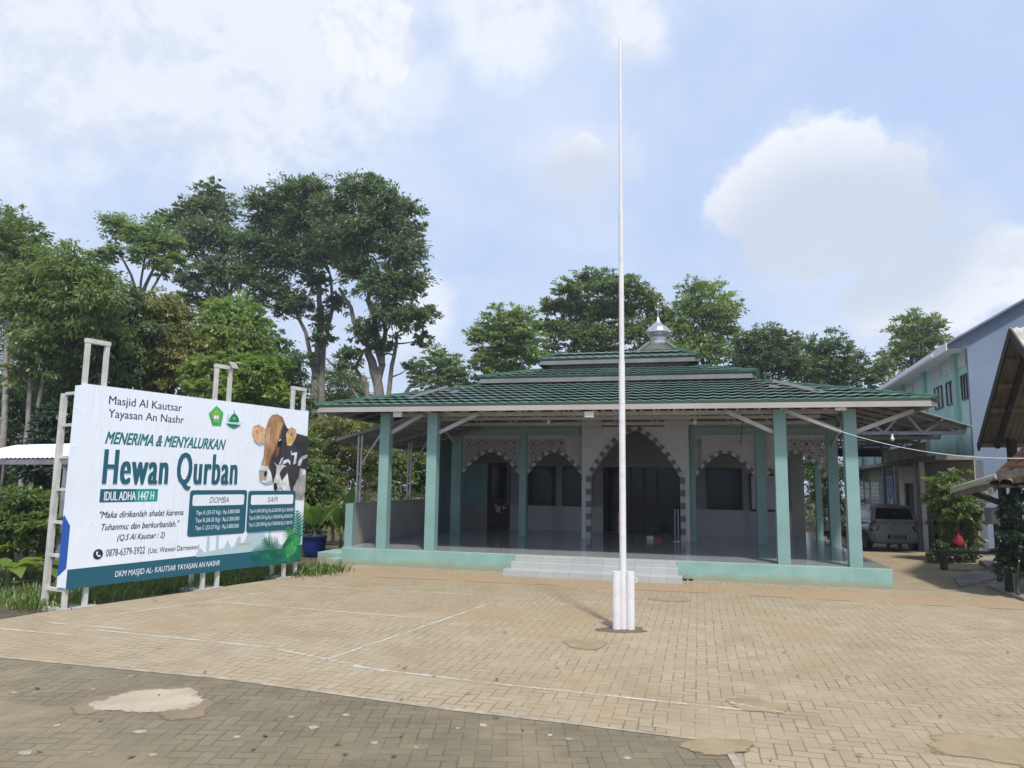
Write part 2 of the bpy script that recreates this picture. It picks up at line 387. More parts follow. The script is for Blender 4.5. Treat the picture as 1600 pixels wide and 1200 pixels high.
def worn_white(name, col, cover):
    mt, t, p = newmat(name); co = t.n('ShaderNodeTexCoord').outputs['Object']
    p.inputs['Base Color'].default_value = (*col, 1); p.inputs['Roughness'].default_value = .8
    n = t.math('ADD', t.math('MULTIPLY', t.noise(co, 2.2, 6, .7), .6), t.math('MULTIPLY', t.noise(co, 25, 4, .7), .4))
    a = t.math('MULTIPLY', t.ss(n, cover, cover + .16), .55)
    t.put(p.inputs['Alpha'], a); return mt
b = MB()
def line(a, c, w=.042, z=.006):
    p, q = G(*a), G(*c); n = max(1, int(np.linalg.norm(q - p) / .5)); d = (q - p) / np.linalg.norm(q - p); nn = np.array([-d[1], d[0], 0]) * w / 2
    for i in range(n):
        s, e = p + (q - p) * i / n, p + (q - p) * (i + 1) / n
        b.add([(*(s - nn)[:2], z), (*(e - nn)[:2], z), (*(e + nn)[:2], z), (*(s + nn)[:2], z)], [(0, 1, 2, 3)])
line((325, 940), (680, 968)); line((505, 1033), (690, 970)); line((690, 970), (760, 945)); line((60, 972), (210, 985)); line((150, 985), (420, 1012)); line((420, 1012), (600, 1050))
line((430, 1028), (800, 1072)); line((170, 962), (330, 940)); line((325, 940), (440, 922)); line((440, 914), (740, 930)); line((0, 983), (215, 1002)); line((800, 1072), (1160, 1110)); line((1140, 1098), (1240, 1117))
tag(b.build('court_lines', worn_white("worn white court paint", (.74, .73, .69), .41)), kind='structure')

def ragged(name, c0, c1, grit):
    mt, t, p = newmat(name); co = t.n('ShaderNodeTexCoord').outputs['Object']
    n = t.noise(co, 3.0, 7, .65); f = t.noise(co, 45, 5, .7)
    c = t.mix(t.ss(n, .3, .7), (*c0, 1), (*c1, 1)); c = t.mix(t.math('MULTIPLY', t.ss(f, .55, .75), .5), c, (*grit, 1))
    t.put(p.inputs['Base Color'], c); p.inputs['Roughness'].default_value = .95
    at = t.n('ShaderNodeAttribute'); at.attribute_name = 'edge'
    a = t.math('ADD', at.outputs['Fac'], t.math('ADD', t.math('MULTIPLY', t.math('SUBTRACT', t.noise(co, 9, 6, .7), .5), 1.5), t.math('MULTIPLY', t.math('SUBTRACT', f, .5), .8)))
    t.put(p.inputs['Alpha'], t.ss(a, .12, .42))
    b = t.n('ShaderNodeBump'); b.inputs['Strength'].default_value = .6; b.inputs['Distance'].default_value = .01; t.put(b.inputs['Height'], t.math('ADD', f, n)); t.put(p.inputs['Normal'], b.outputs[0])
    return mt
def blob_sheet(px, py, rx, ry, mt, z, n=34, seed=0, name='cement_patch'):
    r = random.Random(seed); c = G(px, py); ex = abs(G(px + rx, py)[0] - c[0]) * 1.12; ey = abs(G(px, py - ry)[1] - c[1]) * 1.12
    ph = [r.uniform(0, 6.28) for _ in range(4)]; b = MB(); b.v.append((c[0], c[1], z)); ed = [1.0]
    for sc_, e_ in ((.6, .9), (1.0, 0.0)):
        for k in range(n):
            a = 2 * math.pi * k / n; f = 1 + .13 * math.sin(2 * a + ph[0]) + .09 * math.sin(3 * a + ph[1]) + .07 * math.sin(5 * a + ph[2])
            b.v.append((c[0] + ex * f * sc_ * math.cos(a), c[1] + ey * f * sc_ * math.sin(a), z)); ed.append(e_)
    for k in range(n):
        q = (k + 1) % n; b.f += [(0, 1 + k, 1 + q), (1 + k, 1 + n + k, 1 + n + q, 1 + q)]; b.mi += [0, 0]
    o = b.build(name, mt, recalc=False); at = o.data.attributes.new('edge', 'FLOAT', 'POINT'); at.data.foreach_set('value', ed)
    return tag(o, kind='structure')
cem = ragged("sandy cement fill", (.36, .30, .215), (.46, .39, .29), (.26, .2, .13))
cemd = ragged("brown cement fill", (.25, .190, .108), (.33, .255, .150), (.17, .125, .075)); grit_m = ragged("rusty grit", (.20, .155, .10), (.26, .19, .12), (.12, .09, .06))
blob_sheet(238, 1096, 72, 21, cem, .011, seed=3); blob_sheet(290, 1108, 46, 16, grit_m, .009, seed=5)
blob_sheet(155, 1100, 36, 14, grit_m, .009, seed=6)
blob_sheet(915, 1007, 29, 9, cemd, .005, seed=8); blob_sheet(1183, 1103, 40, 11, cemd, .005, seed=9); blob_sheet(1560, 1172, 95, 24, cemd, .005, seed=12)
blob_sheet(1048, 936, 28, 4.5, cemd, .005, seed=14); blob_sheet(1120, 1168, 60, 12, cemd, .012, seed=15)
pb = MB(); r = random.Random(4)                 # chips of old paint and mortar on the grey paving
for px, py, w in [(20, 1084, 24), (145, 1079, 16), (205, 1058, 14), (220, 1145, 40), (90, 1136, 22), (40, 1178, 46), (240, 1182, 30), (490, 1138, 34), (540, 1119, 26), (440, 1148, 8), (370, 1154, 26), (495, 1094, 9),
                  (650, 1170, 12), (755, 1135, 30), (585, 1163, 24), (715, 1140, 14), (890, 1157, 24), (860, 1151, 18), (980, 1187, 24), (455, 1122, 22), (140, 1178, 16)]:
    c = G(px, py); sc_ = np.linalg.norm(G(px + w, py) - c) * .36; k = r.randint(4, 6); a0 = r.uniform(0, 6)
    pts = [(c[0] + sc_ * r.uniform(.5, 1) * math.cos(a0 + 6.28 * i / k), c[1] + sc_ * r.uniform(.4, 1) * math.sin(a0 + 6.28 * i / k), .007) for i in range(k)]
    pb.prism(pts, (0, 0, .005))
tag(pb.build('mortar_chips', mat("pale mortar chips", (.36, .325, .26), .9, .2, 8)), kind='stuff', label='pale chips of old mortar on the grey paving')

# ------------------------------------------------------------------ the mosque
mint = mat("mint green paint", (.225, .375, .355), .55, .07, 1.5, dirt=(.17, .29, .27), dirt_amt=.4, dirt_scale=2.0, bump=.08, bscale=60)
def base_mat():
    mt, t, p = newmat("mint plinth paint"); co = t.n('ShaderNodeTexCoord').outputs['Object']; x, y, z = t.xyz(co)
    n = t.noise(co, 2.0, 7, .65); c = t.mix(t.ss(n, .3, .7), (.215, .375, .335, 1), (.28, .455, .405, 1))
    zz = t.math('ADD', z, t.math('MULTIPLY', t.math('SUBTRACT', t.noise(co, 1.6, 6, .7), .5), -.28))
    c = t.mix(t.math('MULTIPLY', t.math('SUBTRACT', 1.0, t.ss(zz, .03, .17)), .75), c, (.30, .27, .17, 1))
    sp_ = t.ss(t.noise(co, 9, 5, .7), .66, .74); c = t.mix(t.math('MULTIPLY', sp_, .5), c, (.2, .25, .17, 1))
    t.put(p.inputs['Base Color'], c); p.inputs['Roughness'].default_value = .6; return mt
plinth = base_mat()
floor_m = tile_mat("white floor tile", (.37, .39, .40), (.27, .28, .28), .40, .12, .6, 'xy')
stepm = tile_mat("white step tile", (.43, .445, .435), (.24, .245, .235), .30, .35, .4, 'xz')
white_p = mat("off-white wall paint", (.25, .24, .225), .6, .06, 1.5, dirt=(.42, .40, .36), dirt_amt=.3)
terrazzo = tile_mat("speckled pale wall tile", (.60, .595, .585), (.40, .39, .38), .30, .4, .4, 'xz', .09)
wains = tile_mat("pale wall tile", (.32, .31, .30), (.22, .21, .2), .40, .2, .5, 'xz')
dkglass = mat("dark window glass", (.008, .009, .015), .12, .0, 1, spec=.22)
dkwood = mat("dark brown door", (.045, .022, .014), .45, .2, 3)
steel = mat("light grey steel channel", (.50, .49, .47), .45, .08, 4, metal=.2)
fasc = mat("pale grey fascia board", (.40, .375, .345), .55, .06, 1.2, dirt=(.36, .32, .27), dirt_amt=.5, dirt_scale=2.5)
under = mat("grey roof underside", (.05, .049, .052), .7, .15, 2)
greyg = mat("grey green block", (.13, .17, .16), .6, .08, 4)
def roof_mat():
    mt, t, p = newmat("weathered green metal tile"); co = t.n('ShaderNodeTexCoord').outputs['Object']
    n = t.noise(co, 1.1, 8, .7, .4); n2 = t.noise(co, 7, 5, .6); x, y, z = t.xyz(co)
    wn = t.n('ShaderNodeTexWhiteNoise', noise_dimensions='2D')
    t.put(wn.inputs[0], t.comb(t.math('FLOOR', t.math('DIVIDE', x, .8)), t.math('FLOOR', t.math('DIVIDE', y, .3)), 0.0))
    c = t.mix(wn.outputs[0], (.050, .090, .070, 1), (.085, .145, .115, 1))
    c = t.mix(t.math('MULTIPLY', t.ss(n, .42, .66), .62), c, (.050, .062, .058, 1))
    c = t.mix(t.math('MULTIPLY', t.ss(n2, .5, .8), .3), c, (.13, .20, .16, 1))
    lowc = t.math('SUBTRACT', 1.0, t.ss(t.math('ADD', z, t.math('MULTIPLY', n, .2)), 3.46, 3.62)); c = t.mix(t.math('MULTIPLY', lowc, .6), c, (.105, .205, .155, 1))
    t.put(p.inputs['Base Color'], c); p.inputs['Roughness'].default_value = .36; p.inputs['Specular IOR Level'].default_value = .55; return mt
rooft = roof_mat()

mq = thing('mosque', 'mint green mosque with tiered green tiled roof, open columned porch and silver dome', 'mosque', MF.w(0, 0), MF.th)
b = MB(); b.box(-10.7, 0, 0, 16, -.6, .352); b.build('plinth', plinth, mq, bevel=.012)
b = MB(); b.box(-11.45, -10.705, .35, 1.6, -.1, .20); b.box(-10.98, -10.705, -.12, .34, -.1, .12); b.build('side_step', plinth, mq, bevel=.01)
b = MB(); b.box(-10.69, -.01, .01, 15.9, .352, .36); b.build('floor', floor_m, mq)
b = MB(); b.box(-6.98, -3.62, -.62, -.31, -.02, .12); b.box(-6.9, -3.7, -.31, -.003, -.02, .24); b.box(-6.86, -3.74, -.12, -.003, .24, .356); b.build('step', stepm, mq, bevel=.008)
def column(x, y, w=.22, z1=3.22):
    b = MB(); b.box(-w / 2, w / 2, -w / 2, w / 2, .36, z1); o = b.build('column', mint, mq, bevel=.008); o.location = (x, y, 0); return o
cols = column(-9.82, .13)
for x, y in ((-8.74, .13), (-1.80, .13), (-.58, .13)):
    c = cols.copy(); COL.objects.link(c); c.parent = mq; c.location = (x, y, 0)
for x, w in ((-9.82, .28), (-7.92, .20), (-1.78, .24), (-.10, .24)):
    b = MB(); b.box(x - w / 2, x + w / 2, 5 - .11, 5 + .11, .36, 3.06); b.build('column', mint, mq, bevel=.008)
b = MB(); b.box(-3.52, -3.38, 4.9, 5.1, .36, 3.06); b.build('column', mint, mq)
b = MB(); b.box(-.18, -.02, 7.3, 7.46, .36, 3.3); b.build('column', mint, mq)
for x0, x1 in ((-9.96, -6.32), (-3.52, .02)):
    b = MB(); b.box(x0, x1, 4.9, 5.1, 3.06, 3.42); bm_ = b.build('beam', mint, mq)
    b = MB(); b.box(x0 + .02, x1 - .02, 4.875, 4.897, 3.18, 3.215); b.build('cornice', fasc, bm_)

# arches ------------------------------------------------------------
def archz(u, zs, h): u = abs(u); return zs + h * (.72 * (1 - u ** 1.9) + .28 * (1 - u))
def arch_panel(x0, x1, ztop, cx, hw, zs, h, y0, y1, name, mt, parent, zbot=None):
    """a panel with an arched opening; legs run down to zbot when given"""
    b = MB(); n = 28; xs = [x0] + ([cx - hw] if cx - hw > x0 + 1e-3 else []) + [cx + hw * (2 * i / n - 1) for i in range(1, n)] + ([cx + hw] if cx + hw < x1 - 1e-3 else []) + [x1]
    def zb(x): return archz((x - cx) / hw, zs, h) if abs(x - cx) < hw - 1e-6 else zs
    for i in range(len(xs) - 1):
        a, c = xs[i], xs[i + 1]; za, zc = zb(a), zb(c)
        b.add([(a, y0, za), (c, y0, zc), (c, y0, ztop), (a, y0, ztop), (a, y1, za), (c, y1, zc), (c, y1, ztop), (a, y1, ztop)],
              [(0, 1, 2, 3), (7, 6, 5, 4), (0, 4, 5, 1), (3, 2, 6, 7)])
    if zbot is not None:
        b.box(x0, cx - hw, y0, y1, zbot, zs); b.box(cx + hw, x1, y0, y1, zbot, zs)
    return b.build(name, mt, parent)
def voussoirs(cx, hw, zs, h, y0, y1, n, thick, parent, down=0, nd=0):
    A, B_ = MB(), MB(); k = 0
    def put(P, Q, alt):
        d = np.array(Q) - np.array(P); d /= np.linalg.norm(d); nn = np.array([-d[1], d[0]]) * thick
        t_ = (A, B_)[alt]; dy = 0.0 if alt else -.004
        pts = [(P[0], y0 + dy, P[1]), (Q[0], y0 + dy, Q[1]), (Q[0] + nn[0], y0 + dy, Q[1] + nn[1]), (P[0] + nn[0], y0 + dy, P[1] + nn[1])]
        t_.prism(pts, (0, y1 - y0, 0))
    L = [(cx + hw * u, archz(u, zs, h)) for u in np.linspace(-1, 1, 400)]
    s = np.concatenate([[0], np.cumsum([math.dot if False else math.hypot(L[i + 1][0] - L[i][0], L[i + 1][1] - L[i][1]) for i in range(399)])])
    cut = [np.interp(q, s, range(400)) for q in np.linspace(0, s[-1], n + 1)]
    pt = [L[int(round(q))] for q in cut]
    for i in range(n): put(pt[i], pt[i + 1], i % 2)
    for i in range(nd):
        z0, z1 = zs - down * i / nd, zs - down * (i + 1) / nd
        for sx in (-1, 1):
            x = cx + sx * hw; t_ = (A, B_)[(i + 1) % 2]; dy = 0 if (i + 1) % 2 else -.004
            t_.box(min(x, x + sx * thick), max(x, x + sx * thick), y0 + dy, y1 + dy, z1, z0)
    A.build('arch_blocks', mat("white block", (.50, .49, .47), .6, .06, 4), parent); B_.build('arch_blocks', greyg, parent)
def lattice(x0, x1, z0, z1, y, keep, parent, name='lattice', cell=.27, w=.030):
    """pierced star screen: real bars"""
    b = MB(); nx = max(1, round((x1 - x0) / cell)); c = (x1 - x0) / nx; nz = int(math.ceil((z1 - z0) / c))
    def seg(p, q):
        for P in (p, q):
            if not (x0 - .001 <= P[0] <= x1 + .001 and z0 <= P[1] <= z1 + .001) or not keep(P[0], P[1]): return
        b.bar((p[0], y, p[1]), (q[0], y, q[1]), w, w)
    for i in range(nx):
        for j in range(nz):
            cx, cz = x0 + (i + .5) * c, z1 - (j + .5) * c
            ring = [(cx + .22 * c * math.cos(k * math.pi / 4), cz + .22 * c * math.sin(k * math.pi / 4)) for k in range(8)]
            star = [(cx + .36 * c * math.cos((k + .5) * math.pi / 4), cz + .36 * c * math.sin((k + .5) * math.pi / 4)) for k in range(8)]
            out = [(cx + c * .5 * (1, 1, 0, -1, -1, -1, 0, 1)[k], cz + c * .5 * (0, 1, 1, 1, 0, -1, -1, -1)[k]) for k in range(8)]
            for k in range(8):
                seg(ring[k], star[k]); seg(star[k], ring[(k + 1) % 8]); seg(star[k], out[k]); seg(star[k], out[(k + 1) % 8]); seg(ring[k], ring[(k + 1) % 8])
    return b.build(name, mat("white screen paint", (.46, .445, .42), .6, .06, 4), parent)
# portal
PX0, PX1, PCX = -6.28, -3.53, -4.90
po = arch_panel(PX0, PX1, 3.60, PCX, 1.14, 1.96, 1.21, 4.72, 5.02, 'portal', terrazzo, mq, .36)
voussoirs(PCX, 1.14, 1.96, 1.21, 4.70, 4.76, 29, .125, po, 1.6, 10)
b = MB(); b.box(-5.72, -4.15, 4.69, 4.718, 3.27, 3.40); sg = b.build('sign_board', mat("grey sign panel", (.30, .30, .29), .5, .06, 3), po)
b = MB()
for x0, x1, z0, z1 in ((-5.74, -4.13, 3.255, 3.275), (-5.74, -4.13, 3.395, 3.415), (-5.74, -5.72, 3.275, 3.395), (-4.15, -4.13, 3.275, 3.395)): b.box(x0, x1, 4.682, 4.70, z0, z1)
b.build('frame', dkwood, sg)
# arched screens: left two, right two
def screen(x0, x1, solid=None, lat=None, cx=None, hw=None):
    cx = (x0 + x1) / 2 if cx is None else cx; hw = (x1 - x0) / 2 - .04 if hw is None else hw; zs, h = 2.02, .58
    root = None
    kp = lambda x, z: z > archz((x - cx) / hw, zs, h) + .02 if abs(x - cx) < hw else z > zs
    b = MB(); b.box(x0, x1, 4.96, 5.02, 2.965, 3.055); b.box(x0, x0 + .03, 4.96, 5.02, zs, 2.965); b.box(x1 - .03, x1, 4.96, 5.02, zs, 2.965)
    root = b.build('arch_screen', mat("white screen paint", (.46, .445, .42), .6, .06, 4), mq)
    if solid:
        xa, xb = solid; bb = MB(); n = 30
        xs = np.linspace(xa, xb, n)
        for i in range(n - 1):
            a, c = xs[i], xs[i + 1]; za = max(zs, archz((a - cx) / hw, zs, h)) if abs(a - cx) < hw else zs; zc = max(zs, archz((c - cx) / hw, zs, h)) if abs(c - cx) < hw else zs
            bb.add([(a, 4.975, za), (c, 4.975, zc), (c, 4.975, 2.965), (a, 4.975, 2.965), (a, 5.015, za), (c, 5.015, zc), (c, 5.015, 2.965), (a, 5.015, 2.965)],
                   [(0, 1, 2, 3), (7, 6, 5, 4), (0, 4, 5, 1), (3, 2, 6, 7), (0, 3, 7, 4), (1, 5, 6, 2)])
        bb.build('panel', mat("white screen paint", (.46, .445, .42), .6, .06, 4), root)
    if lat: lattice(lat[0], lat[1], zs, 2.965, 4.99, kp, root)
    voussoirs(cx, hw, zs, h, 4.945, 5.01, 17, .085, root)
screen(-9.66, -8.03, lat=(-9.62, -8.06))
screen(-7.81, -6.31, solid=(-6.75, -6.34), lat=(-7.78, -6.75))
screen(-3.38, -1.90, solid=(-3.20, -1.93), lat=(-3.35, -3.20))
screen(-1.66, -.22, solid=(-1.63, -1.10), lat=(-1.10, -.25))

# the hall wall behind the arches
b = MB(); WY = 7.4
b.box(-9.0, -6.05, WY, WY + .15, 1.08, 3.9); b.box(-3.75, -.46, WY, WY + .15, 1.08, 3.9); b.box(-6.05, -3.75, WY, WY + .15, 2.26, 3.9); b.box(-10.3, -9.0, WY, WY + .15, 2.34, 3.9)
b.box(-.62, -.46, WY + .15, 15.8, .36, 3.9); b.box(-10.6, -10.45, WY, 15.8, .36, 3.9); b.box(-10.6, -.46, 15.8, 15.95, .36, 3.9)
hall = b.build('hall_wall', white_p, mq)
for x0, x1 in ((-8.93, -6.05), (-3.75, -.46), (-10.45, -9.6)): b = MB(); b.box(x0, x1, WY - .01, WY + .16, .36, 1.08); b.build('wainscot', wains, mq)
b = MB(); b.box(-10.45, -9.6, WY, WY + .15, 1.08, 2.34); b.box(-10.6, -10.45, 4.9, WY, .36, 3.3); b.build('side_wall', mint, mq)
b = MB(); b.box(-9.58, -8.95, WY + .03, WY + .09, .37, 2.32); dr = b.build('door', dkwood, mq)
b = MB(); b.box(-9.62, -9.58, WY - .02, WY + .1, .37, 2.36); b.box(-8.95, -8.9, WY - .02, WY + .1, .37, 2.36); b.box(-9.58, -8.95, WY - .02, WY + .1, 2.32, 2.36); b.build('frame', dkwood, dr)
b = MB(); b.box(-9.5, -9.03, WY + .022, WY + .028, 1.25, 2.22); b.build('pane', dkglass, dr)
b = MB(); rr = random.Random(3)                   # pale flower decal on the door
for cx, cz, s in ((-9.33, 1.0, .055), (-9.28, .92, .06), (-9.24, .99, .045), (-9.09, 1.0, .05), (-9.36, 1.06, .035), (-9.25, .86, .03)):
    for k in range(5):
        a = k * 1.257 + rr.random(); b.prism([(cx, WY + .02, cz), (cx + s * math.cos(a - .4), WY + .02, cz + s * math.sin(a - .4)), (cx + 1.25 * s * math.cos(a), WY + .02, cz + 1.25 * s * math.sin(a)), (cx + s * math.cos(a + .4), WY + .02, cz + s * math.sin(a + .4))], (0, -.003, 0))
b.build('flower_decal', mat("cream decal", (.65, .58, .47), .6, .05, 5), dr)
def hwindow(x0, x1, z0, z1, mid=True):
    b = MB(); b.box(x0 + .04, x1 - .04, WY - .012, WY - .004, z0 + .04, z1 - .04); w_ = b.build('window', dkglass, mq)
    b = MB()
    for q in ((x0, x1, z0, z0 + .04), (x0, x1, z1 - .04, z1), (x0, x0 + .04, z0 + .04, z1 - .04), (x1 - .04, x1, z0 + .04, z1 - .04)): b.box(q[0], q[1], WY - .035, WY + .0, q[2], q[3])
    b.build('frame', mat("dark window frame", (.035, .03, .03), .5, .1, 4), w_)
    return w_
hwindow(-8.36, -7.48, 1.08, 2.27); hwindow(-7.28, -6.35, 1.08, 2.27); hwindow(-3.08, -2.10, 1.08, 2.26)
w_ = hwindow(-1.92, -.86, 1.06, 2.12)
b = MB(); b.box(-1.86, -.92, WY - .02, WY - .013, 1.12, 2.06); b.build('blind', mat("pale blind", (.40, .39, .39), .7, .05, 2), w_)
b = MB(); b.box(-.80, -.46, WY - .02, WY - .002, .36, 2.6); b.build('pilaster', white_p, mq)
b = MB(); b.box(-5.95, -3.78, WY + .05, WY + .08, .37, 2.25); en = b.build('entrance_door', dkglass, mq)
b = MB()
for x in (-5.99, -5.26, -4.88, -4.50, -3.78): b.box(x, x + .05, WY + .01, WY + .05, .37, 2.25)
b.box(-5.99, -3.73, WY + .01, WY + .05, 2.25, 2.30); b.build('frame', mat("black door frame", (.014, .013, .014), .5, .1, 4), en)

# roof --------------------------------------------------------------
TX0, TX1, TY0, TY1 = -11.22, .75, -.50, 16.4; TAN = .262
def tier(inset, zeave, tan, D, name, label):
    x0, x1, y0, y1 = TX0 + inset, TX1 - inset, TY0 + inset, TY1 - inset
    b = MB(); c = .385; per = .23
    def side(s0, s1, P):
        nrow = int(math.ceil(D / c)); rows = []
        for k in range(nrow):
            rows += [(k * c + .02, .0), (k * c - (.06 if k else .005), .060), (k * c - (.05 if k else -.005), .068), (k * c + .03, .066), (min(D, (k + 1) * c + .02), .006)]
        ns = int((s1 - s0) / per * 6); base = len(b.v)
        for d, lift in rows:
            d = min(d, D); lo, hi = s0 + max(d, 0), s1 - max(d, 0)
            for i in range(ns + 1):
                s = s0 + (s1 - s0) * i / ns; s_ = min(max(s, lo), hi)
                wv = .5 + .5 * math.cos(2 * math.pi * s / per); wv = wv ** 1.3
                h = (lift * .85 + .020 * wv * (1.0 if lift > .02 else .2)) if lo < s < hi else lift
                if lift == 0.0 and d == 0: h = -.004
                dd = d - (.03 * (1 - wv) if lift > .03 and .2 < d < D - .1 else 0)
                x, y = P(s_, dd); b.v.append((x, y, zeave + tan * d + h))
        for r_ in range(len(rows) - 1):
            for i in range(ns): q = base + r_ * (ns + 1) + i; b.f.append((q, q + 1, q + ns + 2, q + ns + 1)); b.mi.append(0)
    side(x0, x1, lambda s, d: (s, y0 + d))
    side(y0, y1, lambda s, d: (x1 - d, s))
    side(y0, y1, lambda s, d: (x0 + d, s))
    side(x0, x1, lambda s, d: (s, y1 - d))
    o = b.build(name, rooft, mq, recalc=False)
    for (ex, ey, dx, dy) in ((x0, y0, 1, 1), (x1, y0, -1, 1), (x0, y1, 1, -1), (x1, y1, -1, -1)):
        hb = MB(); n = max(2, int(D / .3)); pts = []; rad = []
        for i in range(n):                                # overlapping ridge caps
            for q, r_ in ((i, .075), (i + .97, .06)):
                d = D * q / n; pts.append((ex + dx * d, ey + dy * d, zeave + tan * d + .03)); rad.append(r_)
        hb.tube(pts, rad, 8); hb.build('ridge_cap', mat('dull green ridge cap', (.045, .095, .068), .75, .2, 3, spec=.2), o, smooth=False)
    fb = MB(); zt, zb = zeave + .0, zeave - .10
    fb.box(x0 + .02, x1 - .02, y0 + .02, y0 + .05, zb, zt); fb.box(x0 + .02, x0 + .05, y0 + .05, y1 - .05, zb, zt); fb.box(x1 - .05, x1 - .02, y0 + .05, y1 - .05, zb, zt); fb.box(x0 + .02, x1 - .02, y1 - .05, y1 - .02, zb, zt)
    fb.build('fascia', fasc if inset == 0 else mat("dark grey fascia board", (.22, .22, .22), .6, .1, 2), o)
    # the boarded underside
    ub = MB(); e = .06; zz = zeave - .012
    i0, i1 = (x0 + e, y0 + e, x1 - e, y1 - e), (x0 + D, y0 + D, x1 - D, y1 - D); zi = zeave + tan * D - .035
    A_ = [(i0[0], i0[1], zz), (i0[2], i0[1], zz), (i0[2], i0[3], zz), (i0[0], i0[3], zz)]; B_ = [(i1[0], i1[1], zi), (i1[2], i1[1], zi), (i1[2], i1[3], zi), (i1[0], i1[3], zi)]
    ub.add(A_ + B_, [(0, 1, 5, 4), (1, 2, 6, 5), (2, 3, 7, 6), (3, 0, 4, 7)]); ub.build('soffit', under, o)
    return o
t1 = tier(0, 3.30, TAN, 3.3, 'lower_roof', None); t2 = tier(2.75, 4.24, .26, 1.7, 'middle_roof', None); t3 = tier(3.98, 4.85, .46, .55, 'upper_roof', None)
b = MB()
for ins, z0, z1 in ((3.0, 3.85, 4.30), (4.22, 4.5, 4.90)):
    x0, x1, y0, y1 = TX0 + ins, TX1 - ins, TY0 + ins, TY1 - ins
    b.box(x0, x1, y0, y0 + .1, z0, z1); b.box(x0, x1, y1 - .1, y1, z0, z1); b.box(x0, x0 + .1, y0 + .1, y1 - .1, z0, z1); b.box(x1 - .1, x1, y0 + .1, y1 - .1, z0, z1)
b.build('tier_closure', mat("dark grey fascia board", (.22, .22, .22), .6, .1, 2), mq)  # dark rings added between the roof tiers to keep light out
ins = 4.53; b = MB(); b.box(TX0 + ins - .02, TX1 - ins + .02, TY0 + ins - .02, TY1 - ins + .02, 5.06, 5.10); b.build('roof_deck', rooft, mq)
# dome: tiled cone base, neck, onion, finial with crescent
DX, DY = -4.42, 8.0
b = MB(); n = 4; hw0, hw1, za, zb = 1.25, .26, 5.05, 6.02
for i in range(n):
    h0, h1 = hw0 + (hw1 - hw0) * i / n, hw0 + (hw1 - hw0) * (i + 1) / n; z0, z1 = za + (zb - za) * i / n, za + (zb - za) * (i + 1) / n
    vs = [(DX - h0 - .03, DY - h0 - .03, z0), (DX + h0 + .03, DY - h0 - .03, z0), (DX + h0 + .03, DY + h0 + .03, z0), (DX - h0 - .03, DY + h0 + .03, z0), (DX - h1, DY - h1, z1 + .01), (DX + h1, DY - h1, z1 + .01), (DX + h1, DY + h1, z1 + .01), (DX - h1, DY + h1, z1 + .01)]
    b.add(vs, [(0, 1, 5, 4), (1, 2, 6, 5), (2, 3, 7, 6), (3, 0, 4, 7), (3, 2, 1, 0), (4, 5, 6, 7)])
cone = b.build('spire_roof', mat("mossy rust-stained metal", (.085, .10, .08), .6, .2, 3, dirt=(.16, .07, .045), dirt_amt=.9, dirt_scale=1.6), mq)
for sx, sy in ((-1, -1), (1, -1), (-1, 1), (1, 1)): b = MB(); b.tube([(DX + sx * hw0, DY + sy * hw0, za + .03), (DX + sx * hw1, DY + sy * hw1, zb + .03)], .055, 8); b.build('ridge_cap', mat("pale green ridge", (.13, .17, .14), .5, .12, 4), cone)
silver = mat("polished tin", (.62, .63, .65), .22, .10, 5, metal=.9, dirt=(.3, .3, .3), dirt_amt=.5)
b = MB(); b.lathe([(.24, 5.98), (.24, 6.16), (.255, 6.165), (.255, 6.20), (.235, 6.205), (.235, 6.27)], (DX, DY, 0), 16)
dm = b.build('dome', mat("tin neck", (.50, .50, .49), .4, .12, 5, metal=.5, dirt=(.3, .28, .25), dirt_amt=.6), mq)
b = MB(); b.lathe([(.22, 6.26), (.30, 6.28), (.325, 6.34), (.33, 6.36), (.37, 6.385), (.365, 6.44), (.335, 6.50), (.28, 6.555), (.21, 6.60), (.145, 6.65), (.095, 6.71), (.055, 6.78), (.03, 6.85), (.015, 6.88)], (DX, DY, 0), 16)
b.build('onion', silver, dm, smooth=False)
b = MB(); b.tube([(DX, DY, 6.86), (DX, DY, 7.10), (DX, DY, 7.48)], [.016, .013, .006], 8)
b.lathe([(.005, 7.27), (.03, 7.29), (.03, 7.31), (.005, 7.33)], (DX, DY, 0), 10)
cr_ = [(DX + .085 * math.sin(a), DY, 7.20 - .085 * math.cos(a)) for a in np.linspace(-2.5, 2.5, 15)]
b.tube(cr_, [.004 + .014 * math.sin(math.pi * i / 14) for i in range(15)], 6); b.build('finial', silver, dm, smooth=True)

# porch framing under the eave
b = MB(); b.box(-9.7, -.7, .30, .36, 3.16, 3.24)
for i in range(23): b.box(-9.6 + i * .39, -9.56 + i * .39, -.40, .30, 3.21, 3.26)
b.build('eave_beam', steel, mq)
def zroof(x, y): return 3.25 + TAN * min(x - TX0, TX1 - x, y - TY0)
for ty in (1.9, 3.5):
    b = MB(); zb_ = 3.24; b.bar((-9.6, ty, zb_), (-.8, ty, zb_), .05, .07); b.bar((-9.2, ty, zroof(-9.2, ty) - .08), (-1.2, ty, zroof(-9.2, ty) - .08), .05, .06); n = 18
    zt_ = zroof(-9.2, ty) - .1
    for i in range(n):
        xa, xb = -9.2 + 8.0 * i / n, -9.2 + 8.0 * (i + 1) / n
        b.bar((xa, ty, zb_ if i % 2 else zt_), (xb, ty, zt_ if i % 2 else zb_), .035)
    b.build('truss', steel, mq)
b = MB()                                                # battens on the underside, front and both flanks
for i in range(7):
    d = .35 + i * .42; z = 3.25 + TAN * d - .035
    b.bar((TX0 + d, TY0 + d, z), (TX1 - d, TY0 + d, z), .035, .04)
    b.bar((TX0 + d, TY0 + d, z), (TX0 + d, 12, z), .035, .04); b.bar((TX1 - d, TY0 + d, z), (TX1 - d, 12, z), .035, .04)
